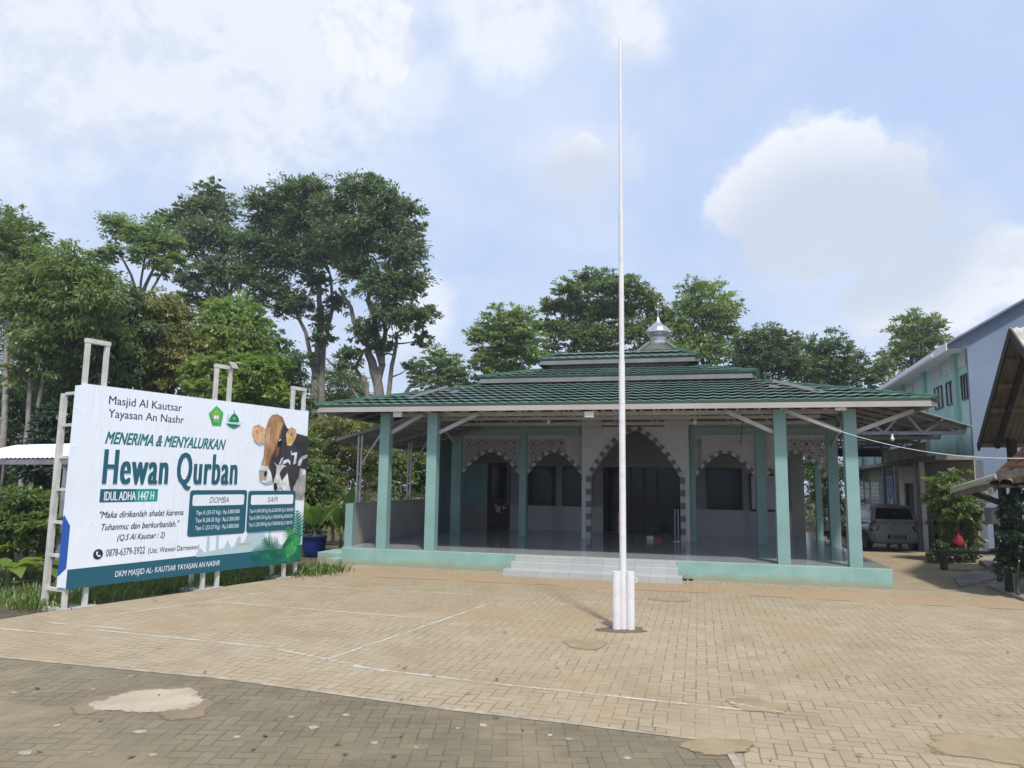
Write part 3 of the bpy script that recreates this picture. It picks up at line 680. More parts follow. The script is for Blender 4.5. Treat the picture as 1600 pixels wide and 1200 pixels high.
for y in [0.6 + .75 * i for i in range(14)]:
    b.bar((TX1 - .1, y, 3.19), (TX1 - 2.6, y, 3.19 + TAN * 2.5), .04, .06); b.bar((TX0 + .1, y, 3.19), (TX0 + 2.6, y, 3.19 + TAN * 2.5), .04, .06)
b.build('batten', mat("grey batten steel", (.24, .235, .23), .55, .1, 4), mq)
for x, y, dx, dy in ((-9.7, .13, .75, -.1), (-8.62, .13, .9, -.1), (-1.92, .13, -.85, -.1), (-.7, .13, -1.0, -.1), (-.46, .2, 1.0, .0), (-.58, .25, .0, .9), (-9.82, .25, 0, .9), (-.1, 4.85, 0, -1.3), (-9.82, 4.85, 0, -1.2)):
    b = MB(); b.bar((x, y, 2.80), (x + dx, y + dy, 3.19), .05, .075); b.build('brace', steel, mq)
for px, py, y in ((622, 648, -.36), (921, 648, -.36), (1313, 637, -.36)):
    q = MF.LY(px, py, y); b = MB(); b.box(q[0] - .09, q[0] + .09, y - .05, y + .03, q[2] - .05, q[2] + .06); fl = b.build('floodlight', mat("white lamp housing", (.72, .72, .68), .35, .03, 3), mq)
    b = MB(); b.bar((q[0], y, q[2] + .06), (q[0], y, q[2] + .14), .02); b.build('bracket', steel, fl)

# ------------------------------------------------------------------ billboard
galv = mat("pale painted steel tube", (.58, .57, .54), .5, .1, 6, dirt=(.36, .33, .28), dirt_amt=.6, dirt_scale=4)
bb = thing('billboard', 'long white printed billboard on pale steel legs beside the paved yard', 'billboard', BF.w(0, 0), BTH)
def uv(px, py): q = BF.LY(px, py, -.06); return float(q[0]), float(q[2])
TLc, TRc, BLc, BRc = uv(131, 587), uv(484, 652), uv(105, 917), uv(468, 880)
U0, U1 = (TLc[0] + BLc[0]) / 2, (TRc[0] + BRc[0]) / 2; V1 = (TLc[1] + TRc[1]) / 2; V0 = (BLc[1] + BRc[1]) / 2
print('banner', TLc, TRc, BLc, BRc)
def wrinkled(name, col, rough=.45, grad=None):
    mt, t, p = newmat(name); co = t.n('ShaderNodeTexCoord').outputs['Object']; x, y, z = t.xyz(co)
    n = t.noise(t.comb(t.math('MULTIPLY', x, 3.0), y, t.math('ADD', t.math('MULTIPLY', z, .8), x)), 1.6, 5, .6, 1.2)
    n2 = t.noise(co, .9, 2, .5); c = (*col, 1)
    if grad is not None: c = grad(t, x, y, z)
    else: c = t.mix(t.ss(n2, .3, .7), tuple(q * .96 for q in col) + (1,), c)
    t.put(p.inputs['Base Color'], c); p.inputs['Roughness'].default_value = rough; p.inputs['Specular IOR Level'].default_value = .35
    b = t.n('ShaderNodeBump'); b.inputs['Strength'].default_value = .22; b.inputs['Distance'].default_value = .03
    t.put(b.inputs['Height'], t.math('ADD', n, t.math('MULTIPLY', t.ss(n, .55, .62), .5))); t.put(p.inputs['Normal'], b.outputs[0]); return mt
banner_m = wrinkled("white vinyl banner", (.83, .89, .97))
b = MB(); b.box(U0, U1, -.06, -.035, V0, V1); ban = b.build('banner', banner_m, bb)
b = MB(); b.box(U0 - .012, U0, -.06, .13, V0 + .02, V1 - .02); fold = b.build('side_flap', banner_m, bb)
b = MB(); b.add([(U0 - .015, -.055, V0 + .28), (U0 - .015, .125, V0 + .16), (U0 - .015, .125, V0 + .94), (U0 - .015, .10, V0 + .98), (U0 - .015, -.055, V0 + .84)], [(0, 1, 2, 3, 4)])
b.build('blue_stripe', wrinkled("blue print", (.02, .10, .42)), fold)
PRN = {}
def ink(name, col):
    if name not in PRN:
        fur = None
        if any(q in name for q in ('hide', 'tan', 'horn', 'nose', 'peach', 'leaf', 'jungle')):   # printed photographs keep some of their texture
            def fur(t, x, y, z, col=col):
                n = t.noise(t.comb(t.math('MULTIPLY', x, 2.5), 0.0, z), 9.0, 6, .65, .4); n2 = t.noise(t.comb(x, 0.0, t.math('MULTIPLY', z, 1.0)), 3.0, 3, .5)
                return t.mix(t.math('ADD', t.math('MULTIPLY', t.ss(n, .3, .7), .5), t.math('MULTIPLY', t.ss(n2, .35, .65), .5)), tuple(q * .5 for q in col) + (1,), tuple(min(1, q * 1.5) for q in col) + (1,))
        PRN[name] = (MB(), wrinkled("print " + name, col, .45, fur))
    return PRN[name][0]
LAY = [0]
def yl(): LAY[0] += 1; return -.0605 - .00022 * LAY[0]
def ipoly(name, col, pts, y=None):
    y = yl() if y is None else y; ink(name, col).poly([(u, y, v) for u, v in pts])
def rrect(u0, u1, v0, v1, r, n=5, shear=0.0):
    pts = []
    for cx, cy, a0 in ((u1 - r, v1 - r, 0), (u0 + r, v1 - r, 90), (u0 + r, v0 + r, 180), (u1 - r, v0 + r, 270)):
        for k in range(n + 1):
            a = R(a0 + 90 * k / n); pts.append((cx + r * math.cos(a) + shear * (cy + r * math.sin(a) - v0), cy + r * math.sin(a)))
    return pts
TEAL = (.018, .115, .165); NAVY = (.012, .035, .075)
_capcache = {}
def text_mesh(s, shear, bold, space=1.0):
    cu = bpy.data.curves.new("lettering", 'FONT'); cu.body = s; cu.size = 1.0; cu.shear = shear; cu.offset = 0.0; cu.resolution_u = 3; cu.space_character = space
    o = bpy.data.objects.new("lettering", cu); COL.objects.link(o); bpy.context.view_layer.update()
    me = bpy.data.meshes.new_from_object(o.evaluated_get(bpy.context.evaluated_depsgraph_get()))
    v = np.array([q.co[:] for q in me.vertices]); f = [tuple(p.vertices) for p in me.polygons]
    bpy.data.objects.remove(o); bpy.data.curves.remove(cu); bpy.data.meshes.remove(me); return v, f
CAPH = text_mesh("H", 0, 0)[0][:, 1].max()
def text(s, a, c, top, name, col, shear=0.0, bold=0.0, space=1.0, dy=0.0):
    """letters from baseline point a to end point c (photo measurements), cap height up to `top`"""
    (ua, va), (uc, vc) = uv(*a), uv(*c); ht = uv(*top)[1] - va; vb = (va + vc) / 2 + dy
    v, f = text_mesh(s, shear, bold, space); x0, x1 = v[:, 0].min(), v[:, 0].max()
    sx = (uc - ua) / (x1 - x0 + 2 * bold); sz = ht / CAPH
    for dx in ([0.0] if bold == 0 else np.linspace(-bold, bold, 2 if bold < .015 else 5)):
        y = yl() if abs(dx + bold) < 1e-9 or bold == 0 else y - .00003
        ink(name, col).add([(ua + (q[0] - x0 + dx + bold) * sx, y, vb + q[1] * sz) for q in v], f)
# foot band and pale print
ipoly('teal', TEAL, [(U0, V0), (U1, V0), (U1, V0 + .30), (U0, V0 + .26)])
text("Masjid Al Kautsar", (170, 629), (284, 645), (170, 616), 'navy', NAVY, 0, .008)
text("Yayasan An Nashr", (169, 649.5), (287, 664), (169, 636.5), 'navy', NAVY, 0, .008)
for off, nm, cl in ((0.010, 'navy', NAVY), (0, 'sea green', (.012, .20, .20))):
    text("MENERIMA & MENYALURKAN", (164, 690), (352, 704), (166, 672), nm, cl, .35, .03, dy=-off)
for off, nm, cl in ((.018, 'pale shadow', (.40, .47, .55)), (0, 'teal', TEAL)):
    text("Hewan Qurban", (159, 753), (370, 759), (163, 699), nm, cl, 0, .05, 1.14, dy=-off)
a, c = uv(155, 785), uv(247, 764)
ipoly('teal', TEAL, [(a[0], a[1]), (a[0] + (c[0] - a[0]) * .6, a[1]), (a[0] + (c[0] - a[0]) * .6, c[1]), (a[0], c[1])])
ipoly('green', (.01, .30, .26), [(a[0] + (c[0] - a[0]) * .6, a[1]), (c[0], a[1]), (c[0], c[1]), (a[0] + (c[0] - a[0]) * .6, c[1])])
text("IDUL ADHA 1447 H", (162, 782), (240, 781), (163, 768), 'white', (.80, .86, .93), 0, .03)
text('"Maka dirikanlah shalat karena', (155, 808), (286, 806), (156, 798), 'navy', NAVY, .3, .010)
text('Tuhanmu; dan berkurbanlah."', (158, 828), (280, 823), (159, 818), 'navy', NAVY, .3, .010)
text('(Q.S Al Kautsar : 2)', (183, 843), (257, 841), (184, 834), 'navy', NAVY, .3, .010)
text('0878-6379-5922', (165, 870), (226, 864), (165, 859), 'navy', NAVY)
text('(Ust. Wawan Darmawan)', (231, 864), (311, 858), (231, 856), 'navy', NAVY)
text('DKM MASJID AL- KAUTSAR YAYASAN AN NASHR', (179, 903), (343, 882), (179, 894), 'white', (.80, .86, .93), .12, .004)
# telephone mark
cu_, cv_ = uv(153, 866); rad = abs(uv(153, 860)[1] - cv_) * 1.35
ipoly('navy', NAVY, [(cu_ + rad * math.cos(a), cv_ + rad * math.sin(a)) for a in np.linspace(0, 6.28, 24, endpoint=False)])
hp = [(-.30, .52), (-.12, .58), (-.02, .28), (-.16, .16), (-.02, -.14), (.16, -.28), (.32, -.12), (.58, -.28), (.46, -.50), (.28, -.56), (-.06, -.40), (-.36, 0), (-.44, .32)]
ipoly('white', (.80, .86, .93), [(cu_ + rad * a, cv_ + rad * c) for a, c in hp])
# price tables
def table(tl, br, head, rows, hd, ext):
    a, c = uv(*tl), uv(*br); u0, v1 = a; u1, v0 = c; w, h = u1 - u0, v1 - v0
    ipoly('teal', TEAL, rrect(u0, u1, v0, v1, .05)); ipoly('white', (.80, .86, .93), rrect(u0 + .05 * w, u1 - .05 * w, v1 - .34 * h, v1 - .10 * h, .035))
    v, f = text_mesh(head, .25, .012); sz = .13 * h / CAPH; x0, x1 = v[:, 0].min(), v[:, 0].max(); s = hd * w / (x1 - x0); y = yl()
    ink('navy', NAVY).add([(u0 + w * (.5 - hd / 2) + (q[0] - x0) * s, y, v1 - .285 * h + q[1] * sz) for q in v], f)
    for i, t_ in enumerate(rows):
        v, f = text_mesh(t_, 0, .004); x0, x1 = v[:, 0].min(), v[:, 0].max(); s = ext * w / (x1 - x0); y = yl()
        ink('white', (.80, .86, .93)).add([(u0 + w * (.5 - ext / 2) + (q[0] - x0) * s, y, v1 - (.53 + .165 * i) * h + q[1] * .085 * h / CAPH) for q in v], f)
# a soft mosque skyline printed under the tables
sk = []; ub, vb = uv(307, 862); ue = uv(440, 850)[0]; vb = V0 + .26; L = ue - ub
prof = [(0, 0), (0, .10), (.04, .22), (.08, .10), (.10, .10), (.10, .45), (.115, .60), (.13, .45), (.13, .12), (.20, .14), (.20, .66), (.215, .8), (.23, .66), (.23, .16), (.29, .16), (.33, .38), (.37, .16), (.40, .18), (.45, .44), (.48, .42), (.48, .25), (.52, .28), (.56, .50), (.63, .60), (.66, .82), (.69, .60), (.76, .50), (.80, .28), (.82, .25), (.82, .58), (.835, .7), (.85, .58), (.85, .2), (.90, .18), (.93, .36), (.96, .16), (1, .12), (1, 0)]
ipoly('mist blue', (.46, .61, .66), [(ub + L * q, vb + .62 * h_) for q, h_ in prof])
table((297, 766), (382, 833), "DOMBA", ["Tipe A (33-37 Kg) : Rp.3.800.000", "Tipe B (28-32 Kg) : Rp.3.300.000", "Tipe C (23-27 Kg) : Rp.2.800.000"], .34, .76)
table((388, 767), (458, 827), "SAPI", ["Tipe A (400-500 Kg) Rp.26.200.000 Rp.31.000.000", "Tipe B (300-350 Kg) Rp.21.000.000 Rp.24.000.000", "Tipe C (220-300 Kg) Rp.17.000.000 Rp.21.000.000"], .22, .93)
text("QURBANMU", (370, 852), (391, 850), (370, 849), 'amber', (.62, .48, .16), 0, .02)
# two round-ish emblems
def px_poly(name, col, pts, o=(0, 0), s=1.0): ipoly(name, col, [uv(o[0] + x / s, o[1] + y / s) for x, y in pts])
e = dict(o=(80, 580), s=3.81)
px_poly('leaf green', (.03, .36, .10), [(983, 205), (1024, 248), (1008, 325), (958, 322), (938, 252)], **e)
px_poly('lime', (.22, .50, .06), [(983, 222), (1010, 250), (1000, 305), (966, 303), (952, 256)], **e)
px_poly('brick', (.40, .10, .06), [(962, 256), (1000, 260), (999, 290), (962, 287)], **e)
px_poly('white', (.80, .86, .93), [(966, 260), (980, 264), (996, 263), (995, 285), (980, 286), (966, 283)], **e)
px_poly('brick', (.40, .10, .06), [(980, 264), (982, 264), (982, 286), (980, 286)], **e)
DG = (.01, .22, .11)
px_poly('mosque green', DG, [(1057, 302), (1059, 285), (1070, 265), (1087, 250), (1088, 230), (1090, 230), (1091, 250), (1108, 268), (1116, 288), (1116, 304)], **e)
px_poly('mosque green', DG, [(1036, 310), (1130, 322), (1086, 342), (1062, 332)], **e)
px_poly('white', (.80, .86, .93), [(1057, 303), (1116, 307), (1116, 311), (1057, 307)], **e)
px_poly('lime', (.22, .50, .06), [(1080, 272), (1094, 274), (1094, 290), (1080, 288)], **e)
px_poly('mosque green', DG, [(1050, 258), (1053, 258), (1053, 304), (1050, 304)], **e)
# photographs printed on the banner: cow and two goats, palm leaves
k = dict(o=(380, 640), s=8.573)
TAN, DKB, PEACH, GREYB = (.36, .20, .10), (.045, .042, .05), (.62, .40, .22), (.30, .27, .25)
px_poly('pale shadow', (.40, .47, .55), [(130, 420), (215, 480), (275, 460), (285, 600), (240, 700), (215, 960), (300, 1010), (390, 990), (420, 700), (300, 400)], **k)
px_poly('dark hide', DKB, [(590, 250), (700, 315), (862, 362), (850, 800), (790, 790), (640, 900), (420, 960), (400, 700), (480, 300)], **k)
px_poly('brown hide', (.20, .105, .055), [(390, 70), (450, 62), (520, 100), (555, 185), (585, 250), (565, 480), (560, 600), (430, 720), (390, 970), (330, 930), (320, 700), (300, 400), (330, 150)], **k)
px_poly('tan hide', TAN, [(390, 68), (450, 66), (510, 110), (530, 190), (500, 260), (470, 380), (420, 520), (345, 690), (335, 780), (245, 760), (270, 620), (285, 430), (288, 280), (320, 190), (350, 110)], **k)
px_poly('light tan', (.50, .31, .17), [(320, 220), (360, 240), (350, 420), (310, 600), (290, 740), (262, 740), (282, 600), (296, 420), (300, 280)], **k)
px_poly('light tan', (.50, .31, .17), [(470, 150), (530, 180), (500, 240), (470, 340), (440, 400), (450, 280)], **k)
px_poly('dark hide', DKB, [(540, 200), (590, 260), (568, 480), (610, 600), (520, 660), (430, 760), (400, 980), (350, 900), (345, 740), (420, 560), (470, 470), (500, 330)], **k)
px_poly('brown hide', (.20, .105, .055), [(440, 520), (480, 500), (470, 600), (420, 640)], **k)
px_poly('black', (.01, .01, .012), [(455, 430), (490, 400), (520, 430), (505, 480), (450, 500)], **k); px_poly('pale hide', (.62, .62, .62), [(470, 408), (495, 395), (505, 405), (478, 425)], **k)
px_poly('peach', PEACH, [(110, 300), (130, 225), (200, 200), (260, 235), (298, 270), (275, 380), (265, 450), (210, 458), (140, 400)], **k)
px_poly('pink', (.60, .27, .14), [(150, 280), (185, 265), (205, 300), (190, 340), (165, 320)], **k)
px_poly('peach', PEACH, [(568, 330), (600, 262), (650, 238), (700, 272), (710, 340), (680, 420), (630, 488), (582, 478)], **k)
px_poly('dark ear', (.22, .10, .06), [(630, 330), (655, 300), (655, 340), (632, 365)], **k); px_poly('yellow', (.65, .42, .04), [(590, 390), (634, 358), (638, 420), (592, 460)], **k)
px_poly('pale hide', (.62, .62, .62), [(240, 748), (320, 760), (365, 840), (388, 960), (330, 968), (300, 985), (242, 980), (215, 850)], **k)
px_poly('grey nose', GREYB, [(208, 812), (300, 815), (322, 830), (305, 950), (215, 945)], **k); px_poly('black', (.01, .01, .012), [(275, 840), (312, 815), (305, 880), (272, 905)], **k)
px_poly('dark hide', DKB, [(560, 770), (640, 752), (752, 740), (762, 860), (700, 970), (662, 1095), (600, 1095), (600, 900)], **k)
px_poly('grey hide', (.33, .31, .29), [(752, 780), (832, 872), (826, 1060), (800, 1200), (690, 1190), (660, 1050), (735, 900)], **k)
px_poly('pale hide', (.62, .62, .62), [(760, 780), (795, 810), (835, 868), (780, 880)], **k)
for hpt in ([(625, 540), (650, 582), (716, 570), (700, 720), (660, 740), (682, 612), (640, 610)], [(720, 752), (730, 690), (780, 625), (850, 600), (848, 642), (790, 672), (758, 752)], [(395, 692), (445, 745), (432, 752)], [(465, 735), (500, 655), (536, 636), (512, 690), (492, 735)], [(512, 738), (530, 682), (598, 660), (628, 700), (620, 748), (590, 700), (550, 725)]):
    px_poly('horn', (.58, .60, .66), hpt, **k)
px_poly('pale hide', (.62, .66, .74), [(440, 742), (520, 738), (572, 762), (590, 850), (625, 1092), (530, 1092), (490, 1035), (440, 1085), (402, 1060), (404, 980), (430, 860)], **k)
px_poly('dark hide', DKB, [(478, 850), (540, 762), (640, 772), (640, 1060), (618, 1060), (585, 850), (505, 960)], **k); px_poly('black', (.03, .035, .05), [(400, 985), (437, 985), (452, 1050), (430, 1085), (402, 1062)], **k)
table((388, 767), (458, 827), "SAPI", ["Tipe A (400-500 Kg) Rp.26.200.000 Rp.31.000.000", "Tipe B (300-350 Kg) Rp.21.000.000 Rp.24.000.000", "Tipe C (220-300 Kg) Rp.17.000.000 Rp.21.000.000"], .22, .93)
k = dict(o=(80, 740), s=3.81)
def frond(p, q, w, n, name, col):
    p, q = np.array(p, float), np.array(q, float); d = q - p; nn = np.array([-d[1], d[0]]) / np.linalg.norm(d)
    for i in range(n):
        t_ = (i + .5) / n; c_ = p + d * t_; ln = w * math.sin(math.pi * (.15 + .8 * t_))
        for s in (-1, 1):
            tip = c_ + nn * s * ln + d / np.linalg.norm(d) * ln * .8; a = c_ + d / n * .42; b_ = c_ - d / n * .42
            px_poly(name, col, [tuple(a), tuple(tip), tuple(b_)], **k)
px_poly('jungle green', (.015, .16, .08), [(1370, 430), (1420, 360), (1480, 350), (1478, 515), (1400, 530), (1370, 500)], **k)
px_poly('bright leaf', (.05, .34, .12), [(1390, 440), (1450, 380), (1476, 400), (1440, 480), (1400, 500)], **k)
frond((1390, 520), (1190, 470), 75, 15, 'teal leaf', (.015, .20, .15)); frond((1380, 500), (1260, 390), 62, 13, 'jungle green', (.015, .16, .08)); frond((1475, 430), (1400, 320), 55, 9, 'bright leaf', (.05, .34, .12)); frond((1478, 380), (1455, 220), 50, 9, 'teal leaf', (.015, .20, .15))
for nm, (mb_, mt_) in PRN.items(): mb_.build(nm.replace(' ', '_') + '_print', mt_, ban, recalc=False)
# frame: three double legs in front, braced back legs, ladder rungs at the near end
LH = V1
def leg(x, y, z1, w=.058): b = MB(); b.box(x - w / 2, x + w / 2, y - w / 2, y + w / 2, -.03, z1); return b.build('leg', galv, bb, bevel=.004)
hts = []
for px, ptop in ((111, 538), (317, 575), (459, 612)):
    u = BF.LG(px, 955 - (px - 100) * .15)[0]
    q = BF.LY(px + (42 if px < 200 else 27 if px < 400 else 21), ptop, 0)[2]
    hts.append((min(u, U1 - .36), max(q, V1 + .3)))
for i, (u, zt) in enumerate(hts):
    for du in (0.0, .28): leg(u + du - (.0 if i else .06), 0.005, zt)
    b = MB(); b.box(u - .035 - (.0 if i else .06), u + .315 - (.0 if i else .06), -.03, .04, zt - .002, zt + .06); b.build('cross_bar', galv, bb)
    b = MB(); b.box(u - .12, u + .38, -.05, .42, -.03, .018); b.build('foot_plate', mat("pale concrete footing", (.42, .40, .36), .9, .15, 5), bb)
    if i: leg(u + .1, .40, V1 - .5, .06)
u = hts[0][0] - .06
leg(u - .02, .42, V1 - .12, .07)
for j in range(7):
    z = V0 - .02 + j * (V1 - V0 - .1) / 6; b = MB(); b.box(u - .03, u + .025, .04, .385, z - .02, z + .02); b.build('rung', galv, bb)
for z in (V0 + .15, (V0 + V1) / 2, V1 - .1):
    b = MB(); b.box(U0 + .1, U1 - .05, .04, .08, z - .025, z + .025); b.build('rail', galv, bb)
b = MB(); u = hts[1][0] + .3; b.prism([(u - .07, -.10, hts[1][1] + .02), (u + .07, -.10, hts[1][1] + .02), (u + .07, -.02, hts[1][1] + .12), (u - .07, -.02, hts[1][1] + .12)], (0, .03, .02)); b.build('floodlight', mat("grey lamp housing", (.32, .32, .31), .4, .1, 4), bb)

# ------------------------------------------------------------------ flagpole
fp = G(974, 983)
chip = mat("chipped white paint", (.74, .73, .74), .45, .04, 3, dirt=(.35, .27, .21), dirt_amt=.35, dirt_scale=14)
pole = thing('flagpole', 'tall slim white flagpole clamped between two short white pipes in the paved yard', 'flagpole', fp)
ptop = PY(968.6, 52, fp[1] + .06) - fp
def onpole(z): s = z / ptop[2]; return (ptop[0] * s, ptop[1] * s, z)
zt = ptop[2]
b = MB(); b.tube([onpole(z) for z in (-.05, 1.5, zt * .42)], [.043, .042, .040], 14); b.tube([onpole(z) for z in (zt * .42, zt * .68)], [.034, .032], 12); b.tube([onpole(z) for z in (zt * .68, zt * .985, zt)], [.024, .018, .004], 10); b.build('shaft', chip, pole, smooth=True, recalc=False)
for dx in (-.085, .09):
    b = MB(); b.lathe([(.052, -.05), (.052, .70), (.046, .703), (.046, .60), (.0, .60)], (dx, .0 - abs(dx) * .1, 0), 16); b.build('support_pipe', chip, pole, smooth=False, recalc=False)
b = MB(); b.tube([(-.12, 0, .58), (.15, 0, .58)], .009, 8); b.tube([(-.12, 0, .16), (.15, 0, .16)], .009, 8); b.build('bolt', mat("rusty bolt", (.16, .09, .06), .7, .3, 8, metal=.4), pole)
b = MB(); hk = [(.142 + .03 * math.sin(a), -.02, .60 + .03 * math.cos(a)) for a in np.linspace(-.5, 4, 10)]; b.tube(hk, .006, 6); b.build('hook', chip, pole)
b = MB(); q = onpole(1.42); b.tube([(q[0] - .05, q[1], 1.20), (q[0] - .052, q[1], 1.42)], .007, 6); b.box(q[0] - .06, q[0] - .04, q[1] - .01, q[1] + .01, 1.17, 1.20); b.build('cleat', mat("rusty bolt", (.16, .09, .06), .7, .3, 8, metal=.4), pole)
blob_sheet(972, 984, 34, 5.5, ragged("dark brown ground", (.10, .07, .045), (.17, .12, .08), (.06, .04, .03)), .004, seed=21, name='pole_foot_patch')  # dark brown ragged patch on the ground round the pole foot

# ------------------------------------------------------------------ porch odds and ends
q = MF.LG(1038, 843, .36); bx = thing('shoe_box', 'small red and white box on the porch floor beside the entrance arch', 'box', MF.w(-4.45, 4.9, .362), MF.th)
b = MB(); b.box(-.17, .0, -.08, .08, 0, .10); b.build('lid', mat("white card", (.6, .55, .52), .6, .1, 4), bx); b = MB(); b.box(.005, .20, -.08, .08, 0, .085); b.build('base', mat("red card", (.30, .05, .04), .6, .1, 4), bx)
sp_ = thing('barrier_stand', 'thin bare metal stand at the right jamb of the entrance arch', 'stand', MF.w(-3.86, 4.62, .36), MF.th)
b = MB(); b.tube([(-.04, 0, .02), (-.04, 0, .80), (.04, 0, .80), (.04, 0, .02)], .012, 8); b.build('tube', steel, sp_); b = MB(); b.box(-.08, .08, -.1, .1, 0, .02); b.build('foot', steel, sp_)
sh = G(1069, 906); b = MB()
for dx in (0, .11):
    pts = [(sh[0] + dx + .045 * math.cos(a) * (1 + .25 * math.sin(a)), sh[1] - .03 + .12 * math.sin(a), .004) for a in np.linspace(0, 6.28, 16, endpoint=False)]; b.prism(pts, (0, 0, .025))
    b.tube([(sh[0] + dx - .045, sh[1] - .03, .03), (sh[0] + dx, sh[1] - .0, .075), (sh[0] + dx + .045, sh[1] - .03, .03)], .014, 6)
tag(b.build('sandals', mat("black rubber", (.02, .02, .022), .6, .1, 6)), 'pair of black sandals on the ground by the right end of the white steps', 'sandals')
def bulb(loc, label, drop):
    t_ = thing('hanging_bulb', label, 'lamp', loc)
    b = MB(); b.tube([(0, 0, drop), (0, 0, 0)], .008, 6); b.build('cord', mat("black cable", (.02, .02, .02), .6), t_)
    b = MB(); b.lathe([(.022, 0), (.03, -.05), (.022, -.06)], n=10); b.build('socket', mat("white lamp housing", (.72, .72, .68), .35), t_)
    b = MB(); b.lathe([(.02, -.06), (.045, -.10), (.05, -.14), (.035, -.18), (.01, -.195)], n=12); b.build('glass', mat("white bulb glass", (.75, .75, .72), .2), t_, smooth=True)
for px, lab in ((857, 'white bulb hanging under the porch roof left of the entrance portal'), (1086, 'white bulb hanging under the porch roof right of the entrance portal')):
    q = MF.LY(px, 657, 2.6); bulb(MF.w(q[0], 2.6, q[2] + .10), lab, .35)
q0, q1 = MF.LY(1161, 648, 1.0), MF.LY(1157, 694, 1.0)
b = MB(); b.tube([MF.w(q0[0], 1.0, 3.42), MF.w(q0[0], 1.0, q0[2] - .1), MF.w(q1[0], 1.0, q1[2])], .008, 6)
tag(b.build('loose_cable', mat("black cable", (.02, .02, .02), .6)), 'thin black cord hanging from the porch roof left of the second column from the right', 'cable')
A_, B_ = MF.w(-1.75, -.15, 3.22), PY(1610, 716, 11.0); b = MB()
b.tube([(A_[0] + (B_[0] - A_[0]) * t_, A_[1] + (B_[1] - A_[1]) * t_, A_[2] + (B_[2] - A_[2]) * t_ - .32 * 4 * t_ * (1 - t_) * .8) for t_ in np.linspace(0, 1.25, 26)], .006, 6)
tag(b.build('overhead_cable', mat("white cable sheath", (.7, .7, .68), .5)), 'white cable sagging from the porch eave towards the right edge', 'cable')

# ------------------------------------------------------------------ left canopy and low wall beside the porch
lw = thing('low_wall', 'low tiled parapet wall running back along the left side of the porch', 'wall', MF.w(-10.9, .5), MF.th)
wt_ = MF.LX(540, 787, -10.86)[2]; print('wall top', wt_)
b = MB(); b.box(.02, .16, .12, 9, -.05, wt_ - .015); b.build('panel', tile_mat("beige wall tile", (.42, .395, .37), (.27, .25, .23), .40, .3, .4, 'yz', .08), lw)
b = MB(); b.box(0, .18, 0, .12, -.05, wt_); b.build('end_post', mint, lw); b = MB(); b.box(0, .18, .12, 9, wt_ - .012, wt_ + .012); b.build('coping', mat("grey coping", (.28, .28, .26), .8, .1, 3), lw)
cn = thing('side_canopy', 'grey sheet lean-to roof on slim steel posts left of the porch', 'canopy', MF.w(-11, .9), MF.th)
q = MF.LX(530, 686, -11.3); zl = q[2]; print('canopy', q)
Yc = max(.2, q[1]) - .9
b = MB(); n = 60; z_in = zl + .62
for i in range(n):                                      # corrugated sheet, low side to the left
    y0, y1 = Yc + 10 * i / n, Yc + 10 * (i + 1) / n; h0, h1 = (.012 * (i % 2)), (.012 * ((i + 1) % 2))
    b.add([(-.35, y0, zl + h0), (-.35, y1, zl + h1), (1.9, y1, z_in + h1), (1.9, y0, z_in + h0)], [(0, 1, 2, 3)])
b.build('roof_sheet', mat("grey zinc sheet", (.34, .34, .36), .5, .12, 3, metal=.3), cn)
b = MB(); b.bar((-.37, Yc - .01, zl - .02), (1.9, Yc - .01, z_in - .02), .03, .06); b.bar((-.36, Yc, zl - .03), (-.36, Yc + 10, zl - .03), .03, .06); b.build('edge_trim', mat('grey edge strip', (.30, .30, .31), .5, .1, 4), cn)
b = MB()
for i in range(9): x = -.2 + i * .25; b.bar((x, Yc + .05, zl + (x + .35) * .275 - .05), (x, Yc + 9.9, zl + (x + .35) * .275 - .05), .03, .05)
for i in range(6): y = Yc + .4 + i * 1.8; b.bar((-.3, y, zl - .06), (1.9, y, z_in - .1), .04, .06)
b.build('purlin', mat("grey batten steel", (.24, .235, .23), .55, .1, 4), cn)
for i, y in enumerate((.0, 3.0, 6.0)):
    b = MB(); b.box(.14, .18, y - .02, y + .02, wt_ + .012, zl + .08); b.box(.22, .26, y - .02, y + .02, wt_ + .012, zl + .1); b.box(.18, .22, y - .015, y + .015, 1.9, 1.94); b.build('post', steel, cn)
    b = MB(); b.bar((.26, y, zl - .55), (.75, y, zl + .2), .03, .04); b.build('brace', steel, cn)

# ------------------------------------------------------------------ blue pot
pb_ = G(490, 868); pot = thing('plant_pot', 'round blue plastic pot by the left end of the porch', 'pot', pb_)
b = MB(); b.lathe([(.20, 0), (.25, .08), (.275, .30), (.28, .42), (.295, .42), (.30, .45), (.285, .46), (.265, .44), (.26, .40), (0, .39)], n=28); b.build('tub', mat("blue plastic", (.012, .035, .19), .3, .08, 3), pot, smooth=True)
b = MB(); b.lathe([(0, .40), (.255, .405), (0, .43)], n=20); b.build('soil', mat("potting soil", (.04, .03, .02), .95, .3, 12), pot)

